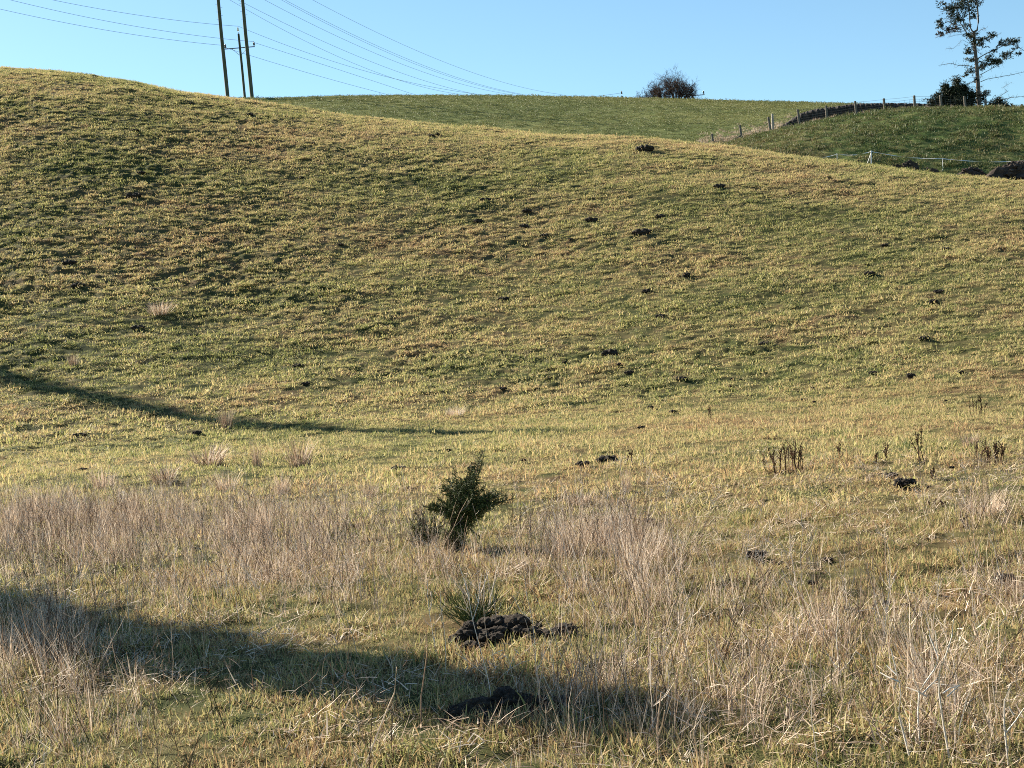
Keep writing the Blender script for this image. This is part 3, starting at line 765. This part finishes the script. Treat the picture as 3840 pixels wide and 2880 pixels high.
def low_conifer(X0, Y0, r, spires, label, ref, name='conifer_bush'):
    b = at(X0, Y0, r); b[2] -= .35
    t = empty(name, b); tag(t, label, 'bush', 'low conifers on the right ridge')
    st = MB(); fo = MB()
    for zx, ztop, zbot, half, n in spires:
        top_ = tree_pt(zx, ztop, rng.uniform(-.5, .5), ref, 1400); bot = tree_pt(zx, zbot, top_[1], ref, 1400); bot[2] = -.2
        bot[0] = bot[0] * .75
        st.tube([bot, (bot + top_) / 2, top_], [.05, .035, .01], 5)
        H = top_[2] - bot[2]
        for k in range(n):
            t_ = rng.random() ** .8; c = bot + (top_ - bot) * (.08 + .9 * t_); w_ = half * TM * (1 - t_ * .85) * rng.uniform(.4, 1.05); az = rng.random() * 6.283
            e = c + np.array([math.cos(az) * w_, math.sin(az) * w_, w_ * .35])
            if k % 3 == 0: st.tube([c, e], [.012, .006], 3, None, False)
            spray(fo, e, .34, .34, .30, 4, 7, .14)
            sprigs(fo, (c + e) / 2, .15, .15, .12, 3, .15)
    st.build('stems', m_bark, t); fo.build('foliage', m_needle, t)
    return t
low_conifer(3400 + 640 * .2893, 402, 102.2, [(650, 985, 1400, 70, 90), (515, 1070, 1400, 100, 130), (600, 1110, 1400, 110, 140), (730, 1090, 1400, 100, 140), (420, 1190, 1400, 95, 90), (345, 1240, 1400, 60, 50), (640, 1180, 1400, 170, 190), (800, 1160, 1400, 70, 70), (540, 1200, 1400, 130, 120)],
            'broad dark bushy conifer at the foot of the tall tree, on its left', 640)
low_conifer(3400 + 1200 * .2893, 402, 103.5, [(1205, 1235, 1400, 55, 60), (1130, 1310, 1400, 60, 50), (1060, 1320, 1400, 50, 40)], 'small pointed conifer just right of the tall tree', 1200)
low_conifer(3400 + 1310 * .2893, 403, 104.0, [(1300, 1290, 1400, 40, 40), (1350, 1340, 1400, 50, 40), (1265, 1340, 1400, 40, 30)], 'lowest little conifer at the far right of the ridge', 1310)

# the bare leafless bush on the skyline
bb_ = at(2500, 373, 156); bb_[2] = at(2500, 374, 156)[2] - .15
bush = empty('bare_bush', bb_); tag(bush, 'wide leafless grey brown bush on the skyline of the far field', 'bush')
BM = 156 / CAM_F / 3.75 * .226
trunkm, twm = MB(), MB()
def grow(m, p, d, L, rad, depth):
    n = 3; pts = [p]
    for k in range(n):
        d = d + rng.normal(0, .16, 3); d[2] += .02; d /= np.linalg.norm(d); p = p + d * L / n; pts.append(p)
    (trunkm if depth > 2 else twm).tube(pts, np.linspace(rad, rad * .7, n + 1), 4 if depth > 2 else 3, None, False)
    if depth == 0: return
    for _ in range(3 if depth > 1 else 4):
        q = pts[rng.integers(1, n + 1)]; e = d + rng.normal(0, .55, 3); e /= np.linalg.norm(e)
        grow(m, q, e, L * rng.uniform(.55, .85), rad * .62, depth - 1)
prof = ([380, 450, 600, 760, 900, 960, 1060, 1140, 1220, 1290, 1380], [700, 610, 560, 480, 400, 345, 360, 420, 520, 580, 640])
for k in range(70):
    zx = rng.uniform(410, 1340); topz = np.interp(zx, *prof); H = (765 - topz) * BM
    x0 = (zx - 860) * BM
    st = np.array([x0 * .72 + rng.normal(0, .2), rng.uniform(-1.3, 1.3), -.2])
    tg = np.array([x0 * 1.06, st[1] + rng.normal(0, .8), H * .9]); d = tg - st; Ln = np.linalg.norm(d)
    grow(None, st, d / Ln, Ln * .52, .045, 4)
trunkm.build('branches', m_twig, bush); twm.build('twigs', m_twig, bush)

# trees outside the frame on the left whose shadows cross the meadow
def shade_tree(base, H, rad, label, dens):
    t = empty('shade_tree', base); tag(t, label, 'tree')
    m = MB(); m.tube([(0, 0, -.3), (0, 0, H * .5), (0, 0, H * .98)], [H * .03, H * .018, .02], 8); m.build('trunk', m_bark, t)
    fo = MB(); br = MB()
    for k in range(dens):
        q = (k + .5) / dens; zz = H * (.06 + .92 * q); w_ = rad * (1 - q) ** .8 * rng.uniform(.5, 1.1); az = rng.random() * 6.283
        e = np.array([math.cos(az) * w_, math.sin(az) * w_, zz - w_ * .1])
        br.tube([(0, 0, zz), e], [.02, .008], 4, None, False)
        for u_ in (.35, .7, 1.0): sprigs(fo, np.array([0, 0, zz]) * (1 - u_) + e * u_, .25 + .18 * w_, .25 + .18 * w_, .2, 9, .2)
    br.build('branches', m_bark, t); fo.build('foliage', m_needle, t)
def back_along(tip, H):
    h = np.array([SUN[0], SUN[1]]) / math.cos(SUN_EL); L = H / math.tan(SUN_EL)
    for _ in range(8):
        b = tip[:2] + h * L; gz_ = ground(np.array([b[0]]), np.array([b[1]]))[0]
        L = (gz_ + H - tip[2]) / math.tan(SUN_EL)
    return np.array([b[0], b[1], gz_])
tip1 = hit(2500, 2740, ground)
b1 = back_along(tip1, 6.4); print('shade1', b1)
shade_tree(b1, 6.4, .95, 'conical conifer outside the frame that shades the foreground', 170)
tip2 = hit(2150, 1620, ground)
b2 = back_along(tip2, 14.0); print('shade2', b2)
shade_tree(b2, 14.0, .9, 'tall slim conifer outside the frame on the left slope', 200)

# ------------------------------------------------------------------ gorse and broom in the meadow
def gorse_shoot(st, sp, p0, p1, n, spine, sag=0.0):
    p0, p1 = np.asarray(p0, float), np.asarray(p1, float); L = np.linalg.norm(p1 - p0)
    mid_ = (p0 + p1) / 2 + np.array([0, 0, sag]) + rng.normal(0, L * .05, 3)
    pts = [(1 - t) ** 2 * p0 + 2 * t * (1 - t) * mid_ + t * t * p1 for t in np.linspace(0, 1, 6)]
    st.tube(pts, np.linspace(.006, .002, 6), 4, None, False)
    ax = (p1 - p0) / L
    for k in range(n):
        t = rng.uniform(.1, 1.0); q = (1 - t) ** 2 * p0 + 2 * t * (1 - t) * mid_ + t * t * p1
        d = rng.normal(size=3); d -= ax * np.dot(d, ax) * .8; d = d / np.linalg.norm(d) + ax * .55; d /= np.linalg.norm(d)
        LL = spine * rng.uniform(.6, 1.35) * (1.15 - .5 * t); e = q + d * LL
        tn = rng.random()
        sp.tube([q, e], [.0026, .0007], 3, tn, False)
        for _ in range(2):
            u_ = rng.uniform(.25, .8); qq = q + d * LL * u_; d2 = d * .7 + rng.normal(0, .6, 3); d2 /= np.linalg.norm(d2)
            sp.tube([qq, qq + d2 * LL * .45], [.0018, .0006], 3, tn, False)
def px_local(base, r):
    k = r / CAM_F / 3.75
    def f(X_, Y_, dy=0.0):
        dx, du = (X_ - base[0]) * k, (base[1] - Y_) * k
        return np.array([dx * cr_ + du * sr_, dy, -dx * sr_ + du * cr_])
    return f
g0 = hit(1710, 2085, ground); rg = np.hypot(g0[0], g0[1]); print('gorse', g0, rg)
L_ = px_local((1710, 2085), rg)
gor = empty('gorse_bush', g0); tag(gor, 'dark spiny gorse bush standing alone in the middle of the meadow', 'bush')
st, sp = MB(), MB()
for sx in (-30, -12, 5, 22, 40): st.tube([L_(1700 + sx * .8, 2100, rng.uniform(-.06, .06)), L_(1712 + sx * .8, 2000), L_(1722 + sx * .6, 1930)], [.014, .011, .008], 6)
core = [((1725, 1930), (1812, 1690), .0), ((1720, 1930), (1770, 1735), .05), ((1740, 1920), (1800, 1760), -.05), ((1725, 1940), (1935, 1872), .05), ((1735, 1930), (1888, 1845), .0), ((1710, 1940), (1585, 1900), .0), ((1700, 1910), (1640, 1878), .1),
        ((1710, 1900), (1660, 1830), .0), ((1715, 1890), (1680, 1795), -.1), ((1740, 1900), (1820, 1830), -.1), ((1720, 1930), (1700, 1760), .1), ((1745, 1930), (1850, 1900), -.15), ((1730, 1945), (1800, 1925), .15), ((1720, 1950), (1670, 1930), -.12), ((1715, 1930), (1740, 1800), -.15), ((1735, 1920), (1770, 1830), .15)]
for k in range(22):
    t = rng.random(); core.append(((1728 + rng.normal(0, 12), 1960), (1668 + 150 * t + rng.normal(0, 10), 1880 - 175 * t + abs(rng.normal(0, 25))), rng.normal(0, .07)))
for k in range(14): core.append(((1725 + rng.normal(0, 10), 1970), (rng.uniform(1760, 1850), rng.uniform(1840, 1940)), rng.normal(0, .1)))
for k in range(16): core.append(((1705 + rng.normal(0, 18), 2080), (1715 + rng.normal(0, 22), rng.uniform(1960, 2020)), rng.normal(0, .06)))
for k in range(5):
    core.append(((1735, 1935), (1930 - rng.uniform(0, 60), 1872 + rng.normal(0, 14)), rng.normal(0, .06))); core.append(((1735, 1930), (1888 - rng.uniform(0, 50), 1848 + rng.normal(0, 14)), rng.normal(0, .06)))
for k in range(4): core.append(((1715, 1930), (1590 + rng.uniform(0, 50), 1895 + rng.normal(0, 18)), rng.normal(0, .06)))
for p0, p1, dy in core:
    gorse_shoot(st, sp, L_(*p0, dy * .3), L_(*p1, dy), 70, .05, .02)
for k in range(44):
    X1, Y1 = rng.normal(1728, 42), rng.uniform(1790, 2010)
    gorse_shoot(st, sp, L_(1722 + rng.normal(0, 12), 1960 + rng.normal(0, 10), rng.normal(0, .05)), L_(X1, Y1, rng.normal(0, .13)), 42, .045)
st.build('stems', m_gstem, gor); sp.build('spines', m_gorse, gor)
g1 = hit(1590, 2050, ground); L_ = px_local((1590, 2050), np.hypot(g1[0], g1[1]))
gor2 = empty('gorse_bush', g1); tag(gor2, 'low sparse green gorse to the left of the tall gorse bush', 'bush')
st, sp = MB(), MB()
for k in range(46):
    X1 = rng.uniform(1530, 1680); Y1 = rng.uniform(1925, 2030)
    gorse_shoot(st, sp, L_(1600 + rng.normal(0, 25), 2055, rng.normal(0, .08)), L_(X1, Y1, rng.normal(0, .15)), 30, .04)
st.build('stems', m_gstem, gor2); sp.build('spines', m_gorse, gor2)
g2 = hit(1790, 2330, ground); L_ = px_local((1790, 2330), np.hypot(g2[0], g2[1]))
brm = empty('broom_plant', g2); tag(brm, 'low green broom with fine upright stems behind the large molehill', 'bush')
st, sp = MB(), MB()
for k in range(150):
    X0_ = rng.normal(1790, 35); X1 = X0_ + rng.normal(0, 50) + (X0_ - 1790) * .8; Y1 = rng.uniform(2190, 2300)
    p0, p1 = L_(X0_, 2335, rng.normal(0, .07)), L_(X1, Y1, rng.normal(0, .10)); sp.tube([p0, (p0 + p1) / 2 + rng.normal(0, .01, 3), p1], [.003, .0024, .001], 3, None, False)
for k in range(14):
    p0, p1 = L_(rng.normal(1800, 30), 2335), L_(rng.uniform(1620, 1960), rng.uniform(2120, 2260), rng.normal(0, .15)); mm = (p0 + p1) / 2 + rng.normal(0, .02, 3)
    st.tube([p0, mm, p1], [.004, .003, .0013], 4, None, False)
    e = mm + np.array([rng.normal(0, .06), rng.normal(0, .05), .12]); st.tube([mm, e], [.0022, .001], 3, None, False)
sp.build('green_stems', m_gorse, brm); st.build('dead_stems', m_weed, brm)

# ------------------------------------------------------------------ molehills
def hill_mesh(seed, n):
    m = MB()
    m.lump((0, 0, 0), .85, .7, .30, seed, 2, .35)
    rs = np.random.default_rng(seed)
    for _ in range(n):
        t, q = rs.random() * 6.283, math.sqrt(rs.random()) * .85
        s_ = rs.uniform(.12, .30)
        m.lump((q * math.cos(t), q * math.sin(t) * .8, .30 * (1 - q * q) + .05), s_ * rs.uniform(.8, 1.3), s_, s_ * rs.uniform(.7, 1), int(rs.integers(100)), 1, .4, .5, rs.random() * 6)
    return m.mesh('molehill', m_soil)
HM_ = [hill_mesh(60 + k, 12) for k in range(5)]
SMALL = """3048,2207,45 2746,1426,20 2779,1428,15 2735,1454,30 3273,1404,32 3416,1417,38 3603,1401,28 3048,1460,16 2995,1474,16 3015,1505,26 3054,1513,16 3545,1510,20 3800,1306,18
1705,1667,28 1682,1697,25 1964,1735,22 2405,1611,34 2525,1550,32 2558,1429,48 2358,1403,36 2323,1373,30 2287,1332,70 1982,1482,20 1888,1464,30 2011,1464,25 2440,1535,30 1535,1840,25 1494,1770,60 2434,1970,50 2055,1423,28 2117,1364,25 1770,1764,40
3261,1032,45 3250,995,18 3519,1099,40 3502,1138,40 3466,1275,45 2869,1295,50 2673,1267,25 2695,704,45 3110,666,18 3317,925,30 3547,939,35 3783,841,20 3155,875,18
1617,515,35 1641,506,20 2417,565,70 2549,628,25 1817,755,45 1976,795,40 1964,855,45 2043,888,40 2140,900,20 2405,879,70 2575,1038,45 2428,1096,45 1888,1126,45 2481,1193,45 2472,817,40 2217,832,50 1794,834,40
529,653,30 505,494,36 500,741,60 1140,935,25 1281,920,25 259,991,50 1128,670,30 840,597,20 1175,541,20 934,435,36 294,1079,50 729,1264,40 517,1235,50 100,1429,26 740,1629,40 311,1768,30 1122,1376,45 1146,1444,35 719,392,20 3486,1841,30 3570,1765,26"""
NAMED = {(2841, 2101, 78): 'wider of two black molehills right of the pale grass in the meadow', (2925, 2131, 36): 'small black molehill touching the wider one on its right', (3105, 2119, 46): 'lone small black molehill in the right meadow among short grass',
         (3765, 2200, 95): 'twin lumped black molehill near the right edge behind dry stems', (3330, 2285, 40): 'small brown molehill half hidden in dead stems on the right', (3400, 2294, 42): 'brown molehill beside another among dead stems on the right',
         (3335, 1799, 62): 'rounded grey molehill just behind the blackest molehill on the right', (3393, 1828, 95): 'blackest wide molehill in the golden grass on the right', (2276, 1738, 95): 'long low dark molehill right of and beyond the gorse bush',
         (2187, 1752, 60): 'flat dark molehill at the left end of a long low one', (223, 1633, 40): 'left one of two dark molehills by the left edge shadow', (294, 1644, 50): 'right one of two dark molehills by the left edge shadow'}
items = [(k, v) for k, v in NAMED.items()] + [(tuple(int(q) for q in t_.split(',')), None) for t_ in SMALL.split()]
BANDS = [(600, 'just under the crest'), (720, 'a little below the crest'), (850, 'high on the slope'), (960, 'on the upper middle of the slope'), (1070, 'on the middle of the slope'), (1160, 'on the lower middle of the slope'),
         (1320, 'low on the slope'), (1400, 'where the slope begins to flatten'), (1440, 'at the foot of the slope'), (1500, 'on the meadow nearest the slope'), (1570, 'on the flat behind the dead docks'), (1720, 'on the flat well behind the gorse'), (2400, 'on the flat level with the gorse')]
ORD = ['first', 'second', 'third', 'fourth', 'fifth', 'sixth', 'seventh', 'eighth', 'ninth', 'tenth', 'eleventh', 'twelfth']
band = [None if l_ else next(k for k, (lim, _) in enumerate(BANDS) if q[1] < lim) for q, l_ in items]
def place_label(i):
    b_ = band[i]; mates = sorted((items[j][0][0], j) for j in range(len(items)) if band[j] == b_)
    n_ = [j for _, j in mates].index(i)
    if len(mates) == 1: return f"lone small dark molehill {BANDS[b_][1]}"
    return f"{ORD[n_]} small dark molehill from the left {BANDS[b_][1]}"
for i, ((X_, Y_, W_), lab) in enumerate(items):
    p = hit(X_, Y_, ground); r_ = np.hypot(p[0], p[1]); wd = W_ / 3.75 / CAM_F * r_
    o = D.objects.new('molehill', HM_[i % 5]); COL.objects.link(o)
    sc_ = wd / 1.95
    o.location = (p[0], p[1], p[2] + .03); o.rotation_euler = (0, 0, rng.uniform(-.5, .5)); o.scale = (sc_, sc_, sc_ * rng.uniform(.75, 1.1))
    if not lab: lab = place_label(i)
    tag(o, lab, 'molehill', 'molehills dotted over the pasture')
def near_hill(p, clods, label, seed):
    rs = np.random.default_rng(seed)
    t = empty('molehill', p); t.scale = (1, 1, .75); tag(t, label, 'molehill', 'molehills dotted over the pasture')
    m = MB(); m.lump((0, 0, -.03), .24, .15, .075, seed, 3, .4); m.lump((.17, -.02, -.03), .16, .12, .055, seed + 1, 3, .4); m.build('mound', m_soil, t, True)
    for cx, cy, cz, s_ in clods:
        m = MB(); m.lump((0, 0, 0), s_ * rs.uniform(.95, 1.3), s_, s_ * rs.uniform(.75, .95), int(rs.integers(200)), 3, .38, .5, rs.random() * 6); m.build('clod', m_soil, t, True, (cx, cy, cz))
def clods(n, seed, wx, wy, wz):
    rs = np.random.default_rng(seed); out = []
    for _ in range(n):
        t, q = rs.random() * 6.283, math.sqrt(rs.random()); out.append((wx * q * math.cos(t), wy * q * math.sin(t), wz * (1 - q * q) + .01, rs.uniform(.016, .045)))
    return out
pa = hit(1915, 2400, ground)
near_hill(pa, clods(44, 5, .34, .20, .075) + [(-.24, .0, .06, .06), (-.22, .01, .12, .04), (.03, .03, .10, .075), (.06, .0, .12, .05), (-.06, .05, .11, .06), (-.12, .05, .12, .05), (.17, -.09, .03, .055), (.24, -.08, .02, .05), (.31, -.03, .03, .05), (-.14, -.04, .06, .05)], 'large black molehill of rough clods in the foreground, beside the broom', 70)
pb = hit(1900, 2690, ground)
near_hill(pb, clods(44, 6, .34, .20, .06) + [(.0, .06, .10, .05), (-.03, .05, .06, .05), (-.20, -.03, .04, .055), (-.27, -.08, .02, .04), (-.12, .0, .07, .06), (-.10, -.05, .05, .05), (.05, -.02, .08, .06)], 'nearest brown molehill, half hidden behind dead stems in the foreground', 80)

# dug earth beyond the near crest on the right
def heap(X_, Y_, W_, H_, label, seed, n):
    p = hit(X_, Y_, ground, 40, 80); a_ = math.atan2(p[0], p[1]); r_ = RCN(a_) + 1.5; p = np.array([math.sin(a_) * r_, math.cos(a_) * r_, at(X_, Y_, r_)[2]])
    k_ = r_ / CAM_F / 3.75; wx, hz = W_ * k_ / 2, H_ * k_
    t = empty('soil_heap', p); tag(t, label, 'soil heap', 'heaps of dug earth beyond the crest')
    m = MB(); m.lump((0, 0, -.1), wx, wx * .6, hz + .05, seed, 3, .3); m.build('mound', m_soil2, t)
    rs = np.random.default_rng(seed)
    for _ in range(n):
        tt, q = rs.random() * 6.283, math.sqrt(rs.random()); s_ = rs.uniform(.08, .2) * min(1, wx)
        m = MB(); m.lump((0, 0, 0), s_ * 1.2, s_, s_ * .8, int(rs.integers(200)), 1, .4, .5, rs.random() * 6)
        m.build('clod', m_soil2, t, False, (wx * .95 * q * math.cos(tt), wx * .55 * q * math.sin(tt), hz * (1 - q * q) + .02))
heap(3820, 676, 230, 62, 'largest dark heap of dug earth at the right edge beyond the crest', 90, 60)
heap(3640, 660, 95, 26, 'low wide dark earth heap left of the largest heap', 91, 16)
heap(3685, 668, 34, 22, 'small brown earth lump between the low heap and the largest heap', 92, 5)
heap(3410, 634, 62, 28, 'rounded grey earth mound below the white tape', 93, 10)
heap(3364, 630, 40, 14, 'small flat earth pile left of the rounded mound below the tape', 94, 6)
heap(3490, 646, 50, 16, 'flat dark earth pile right of the rounded mound below the tape', 95, 6)
heap(3220, 622, 40, 18, 'dark earth pile on the crest below the white tape corner', 96, 6)

# ------------------------------------------------------------------ single tussocks, docks and bleached stalks
def tuss_mesh(n, rad, h0, h1, wd, lean):
    m = MB()
    for _ in range(n):
        q = rad * math.sqrt(rng.random()); t = rng.random() * 6.283
        m.blade((q * math.cos(t), q * math.sin(t), -.03), t + rng.normal(0, .5), abs(rng.normal(lean, .22)), rng.uniform(h0, h1), wd * rng.uniform(.6, 1.3), rng.uniform(.2, 1.1))
    return m.mesh('grass_tussock', m_dry)
TU = [tuss_mesh(200, .16, .22, .55, .008, .28) for _ in range(4)]
TUS = [(852, 1605, 80, 95, 'pale upright tussock standing alone in the left meadow with its own shadow'), (780, 1745, 200, 95, 'widest grey brown tussock in the left meadow'), (964, 1755, 60, 120, 'thin tall straw tussock right of the widest tussock'),
       (1122, 1750, 150, 130, 'tall pinkish tussock right of the thin straw one'), (852, 1852, 130, 105, 'rounded grey tussock in front of the widest tussock'), (620, 1810, 150, 85, 'low spreading tan tussock left of the rounded grey one'),
       (390, 1835, 130, 95, 'slanting tan tussock at the edge of the tall dry grass, far left'), (1060, 1855, 100, 100, 'pale tussock in front of the tall pinkish one'), (276, 1372, 60, 55, 'single straw tuft low on the left slope'),
       (1388, 1868, 90, 75, 'small brown tussock left of the gorse bush'), (2352, 1850, 60, 110, 'upright straw tussock right of the gorse bush with a dark shadow'), (2180, 1890, 150, 60, 'flattened grey tussock right of the gorse bush'),
       (1710, 1560, 100, 45, 'low grey tussock at the end of the thin slope shadow'), (3690, 1945, 230, 105, 'wide pinkish tussock near the right edge of the meadow'), (3640, 1670, 100, 50, 'pale brown tussock beside the dark dock at far right'),
       (600, 1180, 130, 60, 'pinkish tussock alone on the middle of the left slope'), (3800, 2240, 120, 100, 'straw tussock by the right edge behind the twin molehill'), (2290, 2060, 180, 130, 'tall pale grass clump right of the gorse bush, lit from behind')]
for i, (X_, Y_, W_, H_, lab) in enumerate(TUS):
    p = hit(X_, Y_, ground); k_ = np.hypot(p[0], p[1]) / 3.75 / CAM_F
    o = D.objects.new('grass_tussock', TU[i % 4]); COL.objects.link(o); o.location = p; o.rotation_euler = (0, 0, rng.random() * 6)
    o.scale = (W_ * k_ / .62, W_ * k_ / .62, H_ * k_ / .46); tag(o, lab, 'grass tussock', 'dry tussocks in the meadow')
def dock(X_, Y_, W_, H_, n, label):
    p = hit(X_, Y_, ground); k_ = np.hypot(p[0], p[1]) / 3.75 / CAM_F; wx, hh = W_ * k_ / 2, H_ * k_
    t = empty('dried_dock', p); tag(t, label, 'dead plant', 'dead brown docks in the right meadow')
    for _ in range(int(n * 1.6)):
        m = MB(); b = np.array([rng.uniform(-wx, wx), rng.uniform(-.08, .08), -.03]); e = b + np.array([rng.normal(0, .10) * hh + b[0] * .2, rng.normal(0, .1) * hh, hh * rng.uniform(.55, 1.0)]); mm = (b + e) / 2 + rng.normal(0, .015, 3)
        m.tube([b, mm, e], [.0046, .004, .0026], 4)
        for _ in range(7):
            q = mm + (e - mm) * rng.random(); d = np.array([rng.normal(0, .6), rng.normal(0, .6), 1]); d /= np.linalg.norm(d); L = hh * rng.uniform(.08, .2); m.tube([q, q + d * L], [.0026, .0034], 3)
        for _ in range(5): m.lump(e - (e - mm) * rng.random() * .8 + rng.normal(0, .008, 3), (.006), .006, .010, int(rng.integers(99)), 0, .3, rng.random())
        m.build('stem', m_dock, t)
for d_ in [(2945, 1775, 130, 120, 12, 'wide cluster of dead brown dock stalks left of the blackest molehill'), (3718, 1745, 85, 105, 11, 'dense dark bundle of dead dock stalks near the right edge'), (3460, 1740, 20, 145, 3, 'tallest single dead dock with seed heads beyond the molehill'),
           (3655, 1560, 70, 85, 5, 'small dark dock with a leaning stalk highest up on the right'), (2667, 1575, 20, 70, 3, 'thin upright dock alone at the edge of the short green grass'), (3145, 1715, 8, 80, 2, 'single bare dock stalk right of the wide dock cluster'),
           (3286, 1735, 14, 60, 2, 'short thick dock stub beside a bare stalk'), (3322, 1725, 10, 80, 2, 'bare stalk right of the short dock stub'), (3500, 1795, 12, 60, 2, 'thin stalk just behind and right of the blackest molehill'),
           (3535, 1915, 40, 70, 3, 'forked dead stalk in front of the wide pinkish tussock'), (3615, 1980, 12, 80, 2, 'straight thin dark stalk in front of the wide pinkish tussock'), (3122, 1860, 30, 40, 3, 'withered low dock with splayed leaves in the right meadow'),
           (2360, 1740, 25, 70, 3, 'thin brown stalk rising behind the long low molehill')]: dock(*d_)
def stalk(paths, base, label, mat=m_white, rad=.0042):
    p = hit(base[0], base[1], ground); L2 = px_local(base, np.hypot(p[0], p[1]))
    t = empty('dead_stalk', p); tag(t, label, 'dead stalk', 'bleached stalks in the foreground')
    for i, pp_ in enumerate(paths):
        pts = [L2(*q, .05 * math.sin(i * 2.1 + k)) for k, q in enumerate(pp_)]
        if i == 0: pts[0] = pts[0] - np.array([0, 0, .04])
        m = MB(); m.tube(pts, np.linspace(rad * (1 if i == 0 else .75), rad * .45, len(pts)), 5, None, False); m.build('stem' if i == 0 else 'twig', mat, t)
z8 = lambda l: [(3100 + q[0] * .3495, 2300 + q[1] * .3495) for q in l]
stalk([z8([(910, 1560), (865, 1360), (820, 1180), (785, 1060), (765, 900), (740, 740)]), z8([(765, 880), (765, 740), (715, 640), (650, 400)]), z8([(735, 745), (650, 710), (575, 680)]), z8([(755, 710), (680, 635)])], z8([(910, 1570)])[0], 'whitest forked stalk in the right foreground, leaning left')
stalk([z8([(1000, 1480), (1015, 1150), (1030, 900), (1060, 780), (1110, 620), (1140, 480), (1075, 270)]), z8([(1025, 890), (940, 760), (880, 590)]), z8([(1030, 890), (940, 840), (860, 825)]), z8([(1030, 885), (1130, 850), (1220, 770)])], z8([(1000, 1485)])[0], 'pale stalk with four branches in the middle of the right foreground')
stalk([z8([(1340, 1640), (1300, 1300), (1250, 950), (1215, 720), (1232, 520), (1290, 300), (1335, 150)]), z8([(1232, 520), (1180, 390), (1125, 240)]), z8([(1250, 920), (1380, 800)]), z8([(1250, 920), (1360, 900), (1470, 870)])], z8([(1345, 1655)])[0], 'tallest straight stalk with a Y fork in the right foreground')
stalk([z8([(1390, 1130), (1412, 950), (1405, 860), (1365, 740)]), z8([(1400, 1110), (1490, 1000), (1600, 860)]), z8([(1365, 770), (1250, 765), (1120, 770)]), z8([(1395, 1105), (1500, 1090)])], z8([(1390, 1140)])[0], 'short bleached V shaped stalk right of the Y forked one')
stalk([z8([(1955, 1650), (1950, 1250), (1955, 1000), (1975, 800)]), z8([(1955, 1350), (2020, 1180), (2060, 1010)]), z8([(1950, 1080), (1900, 990)])], z8([(1955, 1655)])[0], 'upright pale stalk near the right edge of the foreground')
stalk([z8([(170, 700), (150, 560), (130, 300), (125, 60)]), z8([(180, 650), (240, 540), (285, 390)]), z8([(285, 400), (380, 465)])], z8([(175, 705)])[0], 'bleached stalk with a side twig among slanting straw')
z7 = lambda l: [(1300 + q[0] * .5877, 2000 + q[1] * .5877) for q in l]
stalk([z7([(470, 1250), (472, 1060), (495, 900), (515, 760), (512, 600)])], z7([(470, 1260)])[0], 'long thin lone stem rising across the tree shadow', m_dry, .0036)
stalk([z7([(90, 1480), (190, 1300), (250, 1150), (305, 1020), (325, 840)])], z7([(90, 1490)])[0], 'curved straw stem crossing the near end of the shadow', m_dry, .004)
stalk([z7([(1985, 1480), (1990, 1250), (2015, 1030)]), z7([(1990, 1330), (2010, 1230), (2020, 1110)])], z7([(1985, 1490)])[0], 'stem with a furry seed head in the centre right foreground', m_dry, .005)
stalk([z7([(1920, 900), (1935, 700), (1925, 400), (1880, 260), (1800, 170)]), z7([(1970, 780), (1830, 830), (1600, 820)])], z7([(1930, 905)])[0], 'arching feathery stem above the dry grass right of the molehill', m_dry, .004)
pf_ = hit(464, 1895, ground); m = MB(); sprigs(m, np.array([0, 0, .09]), .07, .07, .08, 120, .03)
m.tube([(0, 0, -.02), (0, 0, .1)], .003, 4)
tag(m.build('seed_head_clump', m_pale, None, False, pf_), 'whitish clump of fluffy seed heads in the dry grass, left', 'dead plant')
